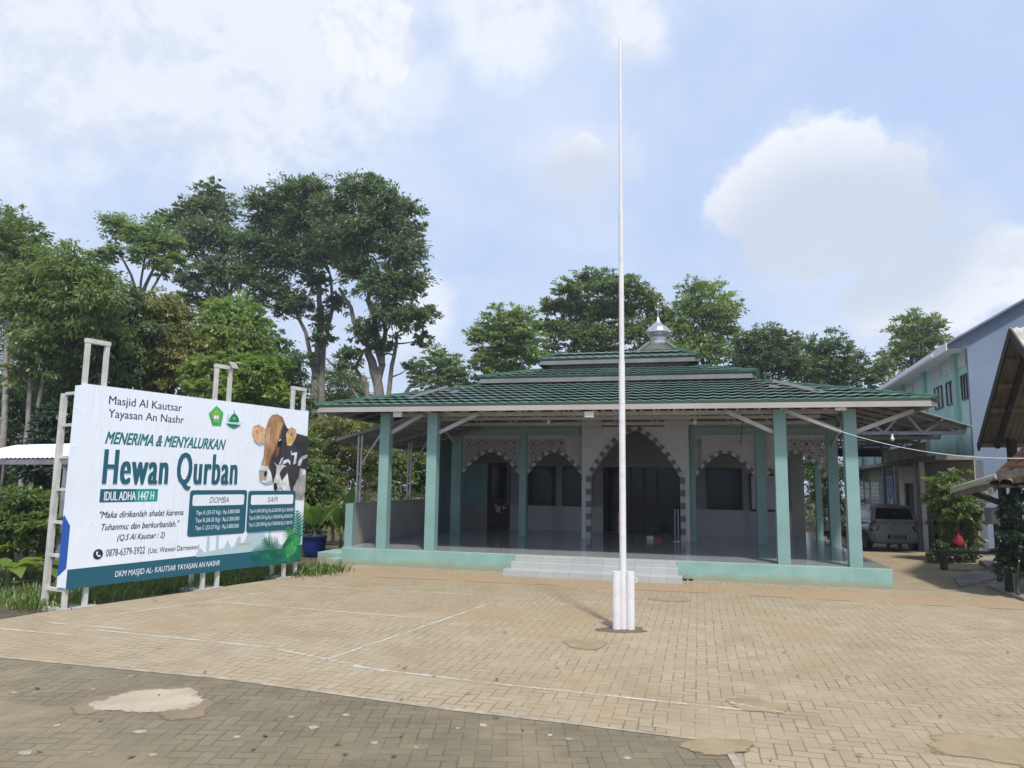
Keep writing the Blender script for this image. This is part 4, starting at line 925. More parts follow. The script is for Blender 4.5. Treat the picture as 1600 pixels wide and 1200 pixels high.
# ------------------------------------------------------------------ white shed roof at far left
e0, e1 = PY(-60, 708, 15.0), PY(104, 716, 13.0)
sh_ = thing('shed', 'open shed with a white corrugated sheet roof behind the billboard', 'shed', (e1[0], e1[1], 0))
dv = np.array([e0[0] - e1[0], e0[1] - e1[1], 0]); ln_ = np.linalg.norm(dv[:2]); dv /= ln_; bk = np.array([-dv[1], dv[0], 0]); bk = bk if bk[1] > 0 else -bk
dv3 = lambda s, t_, z: tuple(dv * s + bk * t_ + np.array([0, 0, z]))
b = MB(); zt_ = e1[2]; n = 90
for i in range(n):
    s0, s1 = 4.6 * i / n - .0, 4.6 * (i + 1) / n; h = [.022 * (.5 + .5 * math.cos(2 * math.pi * q / .16)) for q in (s0, s1)]
    P = []
    for t_, dz in ((0, 0), (1.3, .34), (2.4, .40), (3.6, .22)): P.append([dv3(s0, t_, zt_ + dz + h[0]), dv3(s1, t_, zt_ + dz + h[1])])
    for r_ in range(3): b.add([P[r_][0], P[r_][1], P[r_ + 1][1], P[r_ + 1][0]], [(0, 1, 2, 3)])
b.build('roof_sheet', mat("white painted zinc", (.74, .74, .75), .4, .05, 2), sh_)
b = MB(); b.bar(dv3(0, .04, zt_ - .06), dv3(4.6, .04, zt_ - .06), .05, .10); b.build('eave_beam', mat("grey timber", (.24, .24, .26), .7, .15, 4), sh_)
for s, t_ in ((.12, .1), (2.6, .1), (.12, 3.3), (4.2, .1)):
    b = MB(); b.box(*[q for q in (lambda p: (p[0] - .05, p[0] + .05, p[1] - .05, p[1] + .05))(dv3(s, t_, 0))], -.05, zt_ - .11 if t_ < 1 else zt_ + .2); b.build('post', mat("grey timber", (.24, .24, .26), .7, .15, 4), sh_)

# ------------------------------------------------------------------ two-storey school on the right
aqua = mat("pale aqua wall paint", (.36, .56, .50), .65, .07, 1.0, dirt=(.27, .40, .36), dirt_amt=.3)
aquad = mat("deep aqua pilaster paint", (.25, .43, .38), .65, .07, 1.0)
lav = mat("blue grey wall paint", (.19, .24, .325), .75, .06, .7, dirt=(.16, .20, .27), dirt_amt=.5, dirt_scale=.6)
cream = mat("cream wall paint", (.47, .45, .38), .7, .08, 1.0, dirt=(.28, .26, .21), dirt_amt=.4)
whitew = mat("white trim paint", (.68, .68, .68), .6, .05, 2)
conc = mat("stained concrete", (.25, .235, .21), .9, .18, 2, bump=.3)
sc = thing('school_building', 'two-storey aqua school with a blue grey end wall and white eaves', 'building', SF.w(0, 0, 0), SF.th)
ze = SF.LX(1509, 522, 0)[2]; rk = SF.LY(1600, 470, 0); slope = (rk[2] - ze) / max(.5, rk[0]); slope = min(slope, .75)
print('school eave', ze, 'rake', rk, slope)
def ly(px, py): q = SF.LX(px, py, 0); return q[1], q[2]
zs = 2.62                                                # floor slab above the ground storey
LEN = 24.0; WID = 9.0
b = MB(); b.box(0, .18, .17, LEN, zs, ze); b.box(WID - .18, WID, .17, LEN, -.6, ze); b.box(0, WID, LEN - .18, LEN, zs, ze); b.build('wall', aqua, sc)
b = MB(); zr = ze + slope * WID / 2; b.prism([(0, .0, -.6), (WID, 0, -.6), (WID, 0, ze), (WID / 2, 0, zr), (0, 0, ze)], (0, .165, 0)); b.build('gable_wall', lav, sc)
b = MB(); b.box(1.5, 3.6, -.012, -.002, 2.35, 2.42); b.build('ledge', mat("grey groove", (.20, .20, .25), .8), sc)
b = MB(); o_ = .55
def rz(x): return ze + slope * (x if x < WID / 2 else WID - x)
for x0, x1 in ((-o_, WID / 2), (WID / 2, WID + o_)):
    b.add([(x0, -.25, rz(x0) + .06), (x1, -.25, rz(x1) + .06), (x1, LEN + .3, rz(x1) + .06), (x0, LEN + .3, rz(x0) + .06), (x0, -.25, rz(x0)), (x1, -.25, rz(x1)), (x1, LEN + .3, rz(x1)), (x0, LEN + .3, rz(x0))],
          [(0, 1, 2, 3), (7, 6, 5, 4), (0, 4, 5, 1), (2, 6, 7, 3), (3, 7, 4, 0)])
rf = b.build('roof', mat("blue grey roof sheet", (.17, .19, .24), .6, .12, 2), sc)
b = MB(); b.box(-o_ - .03, -o_, -.25, LEN, rz(-o_) - .16, rz(-o_) + .05); b.build('fascia', whitew, rf)
b = MB(); b.box(-o_, .0, -.02, LEN, rz(-o_) - .06, rz(-o_) - .03); b.build('soffit', whitew, rf)
b = MB(); b.prism([(-o_, -.03, rz(-o_) - .06), (.0, -.03, rz(-o_) - .06), (.0, -.03, rz(0)), (-o_, -.03, rz(-o_))], (0, .05, 0)); b.build('eave_end', lav, rf)
b = MB(); b.tube([(-o_ - .07, .9, rz(-o_) - .12), (-o_ - .07, LEN, rz(-o_) - .12)], .06, 8); b.build('gutter', whitew, rf)
ya, za = ly(1461.5, 608); yb, zb = ly(1473, 640); print('win', ya, za, yb, zb)
w0 = [ly(1511, 584)[0], ly(1503, 600)[0], ly(1492, 593)[0], ly(1479, 600)[0], ly(1472.5, 604)[0], ly(1461, 612)[0]]; print(w0)
wz0, wz1 = ly(1507, 625)[1], ly(1507, 585)[1]; vz0, vz1 = ly(1505, 572)[1], ly(1505, 556)[1]; print('z', wz0, wz1, vz0, vz1)
def swin(y0, y1, name='window'):
    b = MB(); b.box(-.02, -.005, y0 + .04, y1 - .04, wz0 + .04, wz1 - .04); o = b.build('window', dkglass, sc)
    b = MB()
    for q in ((y0, y1, wz0, wz0 + .04), (y0, y1, wz1 - .04, wz1), (y0, y0 + .04, wz0 + .04, wz1 - .04), (y1 - .04, y1, wz0 + .04, wz1 - .04), ((y0 + y1) / 2 - .015, (y0 + y1) / 2 + .015, wz0 + .04, wz1 - .04)): b.box(-.04, -.0, q[0], q[1], q[2], q[3])
    b.build('frame', mat("dark window frame", (.035, .03, .03), .5), o)
def svent(y0, y1):
    b = MB(); b.box(-.012, -.002, y0, y1, vz0, vz1); n = 4
    for i in range(n + 1): y = y0 + (y1 - y0) * i / n; b.box(-.03, -.012, y - .02, y + .02, vz0, vz1)
    for i in range(3): z = vz0 + (vz1 - vz0) * i / 2; b.box(-.028, -.012, y0 + .02, y1 - .02, z - .018, z + .018)
    b.build('air_brick', mat("cream air brick", (.56, .55, .50), .7, .05, 4), sc)
wins = [(w0[0], w0[1]), (w0[2], w0[3]), (w0[4], w0[5])]; period = w0[4] - w0[0]
wd = w0[3] - w0[2]; gap = w0[4] - w0[2]
for a, c in wins: swin(a, c); svent(a + .05, c + .15)
y = w0[4] + gap
pil = [ly(1496, 600)[0]]; step = gap * 2 + .9
pil.append(pil[0] + step)
yk = pil[1] + .45
while yk + 2 * gap < LEN - 1: 
    swin(yk, yk + wd); svent(yk, yk + wd); swin(yk + gap, yk + gap + wd); svent(yk + gap, yk + gap + wd); pil.append(yk + gap + wd + .55); yk = pil[-1] + .5
for y in pil: b = MB(); b.box(-.10, .0, y - .16, y + .16, zs + .1, rz(-o_) - .07); b.build('pilaster', aquad, sc)
# slab, parapet block and ground floor
b = MB(); b.box(-.95, -.02, -.05, LEN, zs - .06, zs + .06); b.build('slab', conc, sc)
b = MB(); b.box(-.9, -.8, 1.2, 9, zs + .062, zs + .50); b.build('parapet', cream, sc)
b = MB()
piers = [(.0, .45), (1.55, 1.9), (3.2, 3.55), (5.0, 5.3), (6.9, 7.25), (8.8, 9.2)]
for a, c in piers: b.box(-.02, .2, a, c, -.6, zs - .062)
b.box(-.015, .2, .45, 8.8, 1.95, zs - .064); b.box(-.015, .2, 9.2, LEN, -.6, zs - .064)
b.build('ground_floor_wall', cream, sc)
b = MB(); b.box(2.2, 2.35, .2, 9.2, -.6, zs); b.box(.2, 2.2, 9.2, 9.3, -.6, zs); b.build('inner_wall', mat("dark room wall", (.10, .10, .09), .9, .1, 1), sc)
for i, (a, c) in enumerate(((.45, 1.55), (1.9, 3.2), (3.55, 5.0), (5.3, 6.9), (7.25, 8.8))):
    b = MB(); b.box(.10, .14, a + .02, c - .02, -.4, 1.93); d_ = b.build('door', mat("dark shutter", (.03, .028, .026), .6, .15, 3), sc)
    b = MB(); b.box(.05, .10, a, a + .05, -.4, 1.945); b.box(.05, .10, c - .05, c, -.4, 1.945); b.build('frame', mat("dark window frame", (.035, .03, .03), .5), d_)
b = MB(); b.box(-.88, -.76, 2.15, 2.33, -.6, zs - .063); b.build('porch_post', whitew, sc)
b = MB(); b.box(-.88, -.76, 5.9, 6.08, -.6, zs - .063); b.build('porch_post', whitew, sc)
# far end of the ground floor: printed poster, three louvred windows over white panels
yp0, yp1 = ly(1398, 760)[0], ly(1379, 760)[0]; print('poster', yp0, yp1, ly(1388, 735), ly(1388, 797))
pz0, pz1 = ly(1388, 797)[1], min(ly(1388, 735)[1], zs - .1)
b = MB(); b.box(-.05, -.02, yp0, yp1, pz0, pz1); po_ = b.build('poster', mat("blue poster", (.025, .09, .32), .5, .25, 1.5), sc)
b = MB(); rr = random.Random(9)
for i in range(16):
    y, z = rr.uniform(yp0 + .1, yp1 - .5), pz0 + (pz1 - pz0) * rr.uniform(.03, .55); w_ = rr.uniform(.1, .35)
    b.box(-.056, -.051, y, y + w_, z, z + rr.uniform(.03, .22))
b.box(-.056, -.051, yp0 + .2, yp1 - .2, pz0 + (pz1 - pz0) * .80, pz0 + (pz1 - pz0) * .84)
b.build('pale_figures', mat("poster pale print", (.50, .52, .42), .5, .2, 4), po_)
for px0, px1 in ((1378, 1362), (1361, 1353), (1352, 1344)):
    a, c = ly(px0, 770)[0], ly(px1, 770)[0]; a, c = a + .12 * (c - a), c - .1 * (c - a)
    z1 = ly((px0 + px1) / 2, 753)[1]; z0 = ly((px0 + px1) / 2, 783)[1]
    b = MB(); b.box(-.04, -.02, a, c, z0, z1); w_ = b.build('window', mat("grey louvre glass", (.22, .27, .26), .35, .1, 2), sc)
    b = MB()
    for i in range(5): z = z0 + (z1 - z0) * (i + .5) / 5; b.box(-.055, -.041, a + .03, c - .03, z - .012, z + .012)
    b.build('louvre', whitew, w_)
    b = MB(); b.box(-.05, -.02, a - .05, c + .05, -.5, z0 - .04); b.build('panel', mat("white wall panel", (.55, .55, .53), .6, .05, 2), sc)

# ------------------------------------------------------------------ carport between mosque and school
cy = 19.0; ap = PY(1418, 637, cy); rt = PY(1512, 669, cy); bc = PY(1490, 676, cy)
CPF = Frame((ap[0], ap[1]), R(-15.5)); r_ = CPF.loc(rt); hw_ = r_[0]; zc_, zap = rt[2], ap[2]; sl = (zap - zc_) / hw_; HWL = 3.4
cpt = thing('carport', 'grey zinc gable carport roof on steel trusses over the drive beside the mosque', 'carport', CPF.w(0, 0), CPF.th)
print('carport', hw_, zc_, zap, sl)
b = MB(); zl_ = zap - sl * HWL; DEEP = 9.5
apx = 0.0
for x0, z0, x1, z1 in ((0, zap, hw_, zc_), (-HWL, zap - .34 * sl * HWL, 0, zap)):
    b.add([(x0, 0, z0 + .03), (x1, 0, z1 + .03), (x1, DEEP, z1 + .03), (x0, DEEP, z0 + .03), (x0, 0, z0), (x1, 0, z1), (x1, DEEP, z1), (x0, DEEP, z0)], [(0, 1, 2, 3), (7, 6, 5, 4), (0, 4, 5, 1), (1, 5, 6, 2), (2, 6, 7, 3), (3, 7, 4, 0)])
b.build('roof_sheet', mat("grey zinc sheet", (.34, .34, .36), .5, .12, 3, metal=.3), cpt)
lt_steel = mat("pale truss steel", (.27, .28, .30), .45, .08, 4, metal=.2)
zb_ = zc_ - .12
for j in range(5):
    y = .45 + j * 2.2; b = MB()
    b.bar((-HWL, y, zb_), (hw_ - .05, y, zb_), .05, .09); b.bar((0, y, zap - .06), (hw_ - .02, y, zc_ - .05), .05, .08); b.bar((-HWL, y, zap - .34 * sl * HWL - .06), (0, y, zap - .06), .05, .08)
    for xa, xb in ((.02, .42), (.86, .42), (.86, 1.25), (-.02, -.5), (-1.0, -.5), (-1.0, -1.6), (-2.2, -1.6), (-2.2, -2.8)):
        zt = (zap - sl * xa if xa > 0 else zap + .34 * sl * xa) - .06
        if xa < hw_: b.bar((xa, y, zt), (xb, y, zb_), .045, .06)
    b.build('truss', lt_steel, cpt)
b = MB()
for i in range(9): x = -HWL + .1 + i * (HWL + hw_ - .2) / 8; z = (zap - sl * x if x > 0 else zap + .34 * sl * x) - .03; b.bar((x, .02, z), (x, DEEP - .02, z), .05, .05)
b.build('purlin', mat("grey batten steel", (.24, .235, .23), .55, .1, 4), cpt)
for x, y in ((hw_ - .25, 4.7), (hw_ - .25, 9.3), (-HWL + .1, 9.3), (-HWL + .1, 5.5)):
    b = MB(); b.box(x - .05, x + .05, y - .05, y + .05, -.7, zb_ - .04); b.build('post', lt_steel, cpt)
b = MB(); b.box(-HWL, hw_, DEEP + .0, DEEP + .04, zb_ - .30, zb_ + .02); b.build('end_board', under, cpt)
q = PY(1394, 680, cy + .3); bulb((q[0], q[1], q[2] + .03), 'white bulb hanging from the front truss of the carport', .12)

# ------------------------------------------------------------------ car
CY = 24.6; cq = PY(1402, 857, CY); car = thing('parked_car', 'small white hatchback parked under the carport, seen from behind', 'car', (cq[0], cq[1], zf(CY) - .0), R(-9))
print('car ground', cq, zf(CY))
car['_'] = 0; del car['_']
paint = mat("white car paint", (.80, .80, .78), .22, .03, 1.5, spec=.6); blk = mat("black plastic", (.018, .018, .02), .5, .1, 6); tail = mat("red lamp lens", (.20, .012, .018), .15, .1, 6, spec=.6)
ST = [(0.00, .30, .60, .96), (.05, .24, .72, .97), (.16, .22, .785, .97), (.45, .20, .81, .96), (1.0, .20, .815, .93), (1.9, .20, .815, .90), (2.6, .20, .81, .88), (3.1, .21, .785, .80), (3.45, .23, .70, .70), (3.58, .30, .55, .60)]
vs = []; fs = []; m_ = 12
for y, zb0, w_, zt in ST:
    h = zt - zb0; half = [(.0, 0), (.86, 0), (.97, .12), (1.0, .36), (1.0, .60), (.985, .78), (.93, .97), (.0, 1.0)]
    ring = [(w_ * a, y, zb0 + h * t_) for a, t_ in half] + [(-w_ * a, y, zb0 + h * t_) for a, t_ in half[::-1][1:-1]]
    vs += ring
nr = 14
for i in range(len(ST) - 1):
    for kx in range(nr): fs.append((i * nr + kx, i * nr + (kx + 1) % nr, (i + 1) * nr + (kx + 1) % nr, (i + 1) * nr + kx))
fs += [tuple(range(nr)), tuple((len(ST) - 1) * nr + i for i in range(nr))[::-1]]
b = MB(); b.add(vs, fs); body = b.build('body', paint, car, smooth=True)
sm = body.modifiers.new('soft', 'SUBSURF'); sm.levels = 1; sm.render_levels = 1
CB = [(.10, .93, .70), (.20, 1.22, .63), (.30, 1.40, .585), (.44, 1.475, .57), (.9, 1.51, .58), (1.5, 1.50, .58), (1.80, 1.45, .565), (2.2, 1.20, .61), (2.62, .90, .66)]
vs = []; fs = []
for y, z, w_ in CB:
    h = max(z - .90, .005)
    half = [(.755, .90), (.755 + (w_ - .755) * .5 + .02, .90 + h * .5), (w_ + .015, .90 + h * .86), (w_ - .05, .90 + h * .975), (w_ * .5, z + .012), (0, z + .018)]
    vs += [(-x, y, q) for x, q in half] + [(x, y, q) for x, q in half[::-1][1:]]
nr = 11
for i in range(len(CB) - 1):
    for kx in range(nr - 1): fs.append((i * nr + kx, i * nr + kx + 1, (i + 1) * nr + kx + 1, (i + 1) * nr + kx))
b = MB(); b.add(vs, fs); b.build('cabin', paint, car, smooth=True)
def quad_on(b, pts, off): b.prism([tuple(np.array(p) + np.array(off)) for p in pts], tuple(np.array(off) * .5))
b = MB(); b.prism([(-.60, .135, 1.03), (.60, .135, 1.03), (.53, .255, 1.345), (.46, .275, 1.39), (-.46, .275, 1.39), (-.53, .255, 1.345)], (0, -.012, .004)); rw = b.build('rear_window', dkglass, car)
b = MB(); b.bar((.0, .10, 1.05), (.34, .13, 1.10), .02, .02); b.build('wiper', blk, rw)
for s in (-1, 1):
    b = MB()
    for pts in (([.44, .95], [1.12, .95], [1.12, 1.42], [.52, 1.40]), ([1.18, .94], [2.4, .93], [1.9, 1.38], [1.18, 1.42])):
        P = [(s * (.757 - (z - .90) / .60 * .175), y, z) for y, z in pts]; b.prism(P, (s * .008, 0, .002))
    b.build('side_window', dkglass, car)
    b = MB(); b.prism([(s * .50, .012, .80), (s * .57, .02, .66), (s * .76, .10, .64), (s * .775, .20, .80), (s * .735, .20, .99), (s * .66, .07, .985)], (0, -.03, 0)); tl = b.build('tail_light', tail, car, bevel=.006)
    b = MB(); b.prism([(s * .53, -.022, .80), (s * .58, -.02, .76), (s * .72, .05, .82), (s * .70, .03, .90)], (0, -.012, 0)); b.build('reflector', mat("clear lamp lens", (.5, .45, .45), .15), tl)
    b = MB(); b.prism([(s * .80, 1.78, .93), (s * .93, 1.80, .92), (s * .95, 1.80, 1.02), (s * .92, 1.80, 1.06), (s * .81, 1.78, 1.04)], (0, .10, 0)); b.build('wing_mirror', blk, car, bevel=.01)
    for y in (.62, 2.85):
        b = MB(); b.lathe([(.285, -.085), (.30, -.06), (.30, .06), (.285, .085), (.2, .08), (.19, -.08)], n=24)
        b.v = [(z + s * .725, x + y, q + .295) for x, q, z in b.v]; wh = b.build('wheel', blk, car)
        b = MB(); b.lathe([(.0, .05), (.05, .065), (.17, .055), (.195, .075), (.195, -.05), (.0, -.05)], n=20); b.v = [(z * s + s * .735, x + y, q + .295) for x, q, z in b.v]; b.build('rim', mat("alloy rim", (.4, .4, .42), .3, .05, 5, metal=.8), wh)
        b = MB(); b.tube([(s * .812, y + .345 * math.cos(a), .295 + .345 * math.sin(a)) for a in np.linspace(0, math.pi, 12)], .022, 6); b.build('wheel_arch', blk, car)
b = MB(); b.prism([(-.62, .02, .30), (.62, .02, .30), (.66, -.03, .40), (.68, -.035, .56), (-.68, -.035, .56), (-.66, -.03, .40)], (0, .12, 0)); bp = b.build('bumper', paint, car, bevel=.02)
b = MB(); b.prism([(-.30, -.045, .41), (.30, -.045, .41), (.27, -.045, .54), (-.27, -.045, .54)], (0, .02, 0)); b.build('plate_recess', blk, bp)
b = MB(); b.box(-.23, .23, -.062, -.047, .42, .53); npl = b.build('number_plate', mat("white number plate", (.62, .62, .62), .4, .03, 4), car)
b = MB()
for x, w_ in ((-.19, .03), (-.11, .035), (-.065, .035), (-.02, .035), (.025, .035), (.10, .035), (.145, .035)): b.box(x, x + w_, -.0645, -.0625, .452, .50)
b.build('worn_characters', mat("worn plate paint", (.12, .12, .13), .5), npl)
b = MB(); b.prism([(-.56, .20, 1.425), (.56, .20, 1.425), (.50, .30, 1.49), (-.50, .30, 1.49)], (0, .06, .0)); b.build('spoiler', paint, car, bevel=.008)
b = MB(); b.tube([(.055 * math.cos(a), -.0, .905 + .032 * math.sin(a)) for a in np.linspace(0, 6.28, 18)], .008, 6); b.bar((-.03, .0, .905), (.03, 0, .905), .01); b.build('emblem', mat("chrome", (.6, .6, .62), .15, .03, 5, metal=1.0), car)
b = MB(); b.bar((-.48, -.012, .90), (-.30, -.012, .90), .012, .02); b.bar((.22, -.012, .90), (.46, -.012, .90), .012, .018); b.build('trim_badge', mat("grey badge", (.25, .25, .26), .4), car)

# ------------------------------------------------------------------ pink motorbike far back, seen between the columns
mq_ = PY(1322, 829, 27.0); mb = thing('motorbike', 'pink motorbike parked far back beyond the right porch column', 'motorbike', (mq_[0], mq_[1], zf(27)), R(60))
for y in (-.6, .6):
    b = MB(); b.tube([(0, y + .25 * math.cos(a), .29 + .25 * math.sin(a)) for a in np.linspace(0, 6.2832, 22)], .045, 8); w_ = b.build('wheel', blk, mb)
    b = MB(); b.tube([(0, y + .19 * math.cos(a), .29 + .19 * math.sin(a)) for a in np.linspace(0, 6.2832, 22)], .012, 6)
    for k_ in range(5): b.bar((0, y, .29), (0, y + .19 * math.cos(k_ * 1.2566), .29 + .19 * math.sin(k_ * 1.2566)), .02)
    b.build('rim', mat("alloy rim", (.4, .4, .42), .3, metal=.8), w_)
pk = mat("pink fairing", (.50, .07, .16), .3, .08, 4)
b = MB(); b.prism([(-.10, -.78, .62), (-.10, -.30, .45), (-.10, .05, .40), (-.10, .36, .46), (-.10, .52, .92), (-.10, .44, .98), (-.10, .26, .62), (-.10, -.1, .66), (-.10, -.70, .78)], (.2, 0, 0)); b.build('fairing', pk, mb, bevel=.03)
b = MB(); b.prism([(-.12, -.70, .79), (-.12, -.05, .70), (-.12, .08, .74), (-.12, -.1, .80), (-.12, -.66, .87)], (.24, 0, 0)); b.build('seat', blk, mb, bevel=.02)
b = MB(); b.tube([(-.33, .36, 1.02), (-.12, .44, 1.0), (.12, .44, 1.0), (.33, .36, 1.02)], .016, 6); b.tube([(0, .46, .95), (0, .62, .30)], .03, 6); b.build('handlebar', blk, mb)
b = MB(); b.lathe([(.02, -.05), (.08, -.02), (.09, .03), (.0, .05)], n=14); b.v = [(x, .54 + z, .90 + y) for x, y, z in b.v]; b.build('headlight', mat("clear lamp lens", (.5, .45, .45), .15), mb)

# ------------------------------------------------------------------ open shed roof and lean-to at the right edge
rp, ep = PY(1578, 512, 13.2), PY(1528, 694, 16.4); ax = np.array([math.cos(R(-10)), math.sin(R(-10)), 0])
og = thing('gable_shelter', 'open shelter with a steep old corrugated roof on timber purlins at the right edge', 'shelter', (ep[0], ep[1], 0))
oo = (ep[0], ep[1], 0); L_ = 7.0
zinc = mat("old brown corrugated sheet", (.20, .17, .14), .75, .18, 2.5); zincw = mat("weathered pale sheet", (.46, .43, .38), .7, .15, 3)
tim = mat("dark old timber", (.035, .03, .026), .85, .2, 5); timl = mat("grey old timber", (.22, .20, .17), .85, .2, 5)
def corr(b, A, B_, per, amp, nrow=1):
    """corrugated sheet from eave line A (point) to ridge point B_, running L_ along ax; ribs follow the slope"""
    A, B_ = np.array(A), np.array(B_); up_ = np.cross(ax, B_ - A); up_ /= np.linalg.norm(up_); up_ *= np.sign(up_[2]); n = int(L_ / per * 6)
    base = len(b.v)
    for i in range(n + 1):
        o = ax * (L_ * i / n) + up_ * amp * math.cos(2 * math.pi * i / 6)
        for P in (A, B_): b.v.append(tuple(P + o))
    for i in range(n): q = base + 2 * i; b.f.append((q, q + 2, q + 3, q + 1)); b.mi.append(0)
b = MB(); corr(b, ep, rp, .11, .012); b.build('back_roof_sheet', zinc, og, off=oo, smooth=True)
fe = rp + (rp - ep) * np.array([1, 1, 0]) * .55 + np.array([0, 0, (ep[2] - rp[2]) * .62])
b = MB(); corr(b, fe, rp, .11, .012); b.build('front_roof_sheet', zincw, og, off=oo, smooth=True)
b = MB(); dn = np.array([0, 0, -.07])
for t_ in (.02, .36, .58, .78): P = ep + (rp - ep) * t_ + dn; b.bar(tuple(P), tuple(P + ax * L_), .07, .09)
b.build('purlin', timl, og, off=oo)
b = MB(); b.bar(tuple(ep + dn * 1.2), tuple(rp + dn * 1.2), .04, .16); b.bar(tuple(rp + dn * 1.2), tuple(fe + dn * 1.2), .04, .16); b.build('bargeboard', tim, og, off=oo)
b = MB(); b.bar(tuple(ep + (rp - ep) * .05 + ax * .35 + dn * 2.2), tuple(rp + ax * .35 + dn * 2.2), .08, .12); b.build('rafter', tim, og, off=oo)
for t_, s_ in ((.10, .6), (.10, 5.5), (.9, 5.8)):
    P = ep + (rp - ep) * t_ + ax * s_; b = MB(); b.box(P[0] - .07, P[0] + .07, P[1] - .07, P[1] + .07, -.1, P[2] - .1); b.build('post', tim, og, off=oo)
# tiled lean-to
l0, l1 = PY(1541, 757, 12.4), PY(1612, 690, 13.6); lt = thing('tiled_lean_to', 'low lean-to with an orange clay tile roof and dark braced post at the right edge', 'lean-to', (l0[0], l0[1], 0)); oo = (l0[0], l0[1], 0)
dn_ = np.array([l1[0] - l0[0], l1[1] - l0[1], l1[2] - l0[2]]); ax2 = np.array([math.cos(R(-25)), math.sin(R(-25)), 0.0])
clay = mat("weathered clay tile", (.27, .13, .075), .8, .25, 6)
b = MB(); nr_, nc = 7, 14
for i in range(nr_):
    for j in range(nc):                                   # overlapping half-round tiles
        p0 = l0 + dn_ * (i / nr_) + ax2 * (.19 * j); p1 = l0 + dn_ * ((i + 1.15) / nr_) + ax2 * (.19 * j); vs = []
        for P, rz_ in ((p0, .075), (p1, .06)):
            for k_ in range(6): a = math.pi * k_ / 5; vs.append(tuple(P + ax2 * (.09 - .1 * math.cos(a)) + np.array([0, 0, .02 + rz_ * math.sin(a)])))
        b.add(vs, [(k_, k_ + 1, k_ + 7, k_ + 6) for k_ in range(5)])
b.build('roof_tile', clay, lt, off=oo, smooth=True)
b = MB(); P0, P1 = l0 + np.array([0, 0, -.02]), l0 + dn_ + np.array([0, 0, -.02]); b.prism([tuple(P0), tuple(P0 + ax2 * 2.7), tuple(P1 + ax2 * 2.7), tuple(P1)], (0, 0, -.03)); b.build('sheathing', tim, lt, off=oo)
b = MB()
for s in (0.05, .7, 1.4, 2.1): b.bar(tuple(P0 + ax2 * s + np.array([0, 0, -.09])), tuple(P1 + ax2 * s + np.array([0, 0, -.09])), .06, .10)
b.build('rafter', timl, lt, off=oo)
g0, g1, g2 = PY(1489, 765, 14.2), PY(1560, 744, 12.3), PY(1625, 734, 11.6)
b = MB(); b.tube([tuple(g0), tuple(g1)], .055, 10); b.build('gutter_pipe', mat("pale pvc pipe", (.5, .5, .47), .4, .08, 4), lt, off=oo)
b = MB(); b.bar(tuple(g0 + np.array([.1, .1, -.09])), tuple(g2 + np.array([0, .1, -.09])), .06, .10); b.bar(tuple(g1), tuple(g2), .06, .12); b.build('eave_beam', timl, lt, off=oo)
ps = PY(1566, 770, 12.9)
b = MB(); b.box(ps[0] - .045, ps[0] + .045, ps[1] - .045, ps[1] + .045, -.05, ps[2] + .15); b.build('post', tim, lt, off=oo)
for (a, c) in (((1566, 790), (1600, 752)), ((1564, 786), (1515, 768))):
    p, q = PY(*a, 12.9), PY(*c, 12.6 if c[0] > 1566 else 13.9); b = MB(); b.bar(tuple(p), tuple(q), .06, .09); b.build('brace', tim, lt, off=oo)
bx_ = PY(1558, 806, 14.6); mbx = thing('meter_box', 'grey metal box fixed to the dark post side behind the lean-to', 'box', (bx_[0], bx_[1], bx_[2]))
b = MB(); b.box(-.20, .20, -.08, .08, -.16, .16); b.build('housing', mat("grey painted box", (.20, .21, .21), .5, .08, 4), mbx, bevel=.01); b = MB(); b.box(-.17, .17, -.095, -.081, -.13, .13); b.build('door', mat("grey painted box door", (.24, .25, .25), .5, .08, 4), mbx)
b = MB(); b.bar((0, .05, -.16), (0, .05, -bx_[2]), .07); b.build('stand', tim, mbx)
# bench and concrete slabs by the lean-to
be = PY(1540, 866, 16.4); bz = .42; bn = thing('wooden_bench', 'low plain wooden bench in the shade of the lean-to', 'bench', (be[0], be[1], 0), R(-12))
b = MB(); b.box(-.95, .8, -.16, .16, bz - .05, bz); b.build('seat', mat("brown bench timber", (.06, .045, .032), .8, .2, 5), bn)
for x in (-.85, .7): b = MB(); b.box(x - .04, x + .04, -.12, .12, 0, bz - .05); b.build('leg', mat("brown bench timber", (.06, .045, .032), .8, .2, 5), bn)
def slab(pxs, name='concrete_slab', h=.05, label=None):
    P = [G(*q) for q in pxs]; b = MB(); b.prism([(p[0], p[1], -.02) for p in P], (0, 0, .02 + h)); return tag(b.build(name, conc), kind='structure')
slab([(1490, 905), (1560, 884), (1600, 880), (1625, 900), (1560, 905), (1500, 920)], 'drain_cover'); slab([(1530, 880), (1570, 875), (1572, 889), (1545, 892)], 'concrete_step', .09)
slab([(1540, 918), (1600, 905), (1640, 930), (1600, 940)], 'verge', .05)

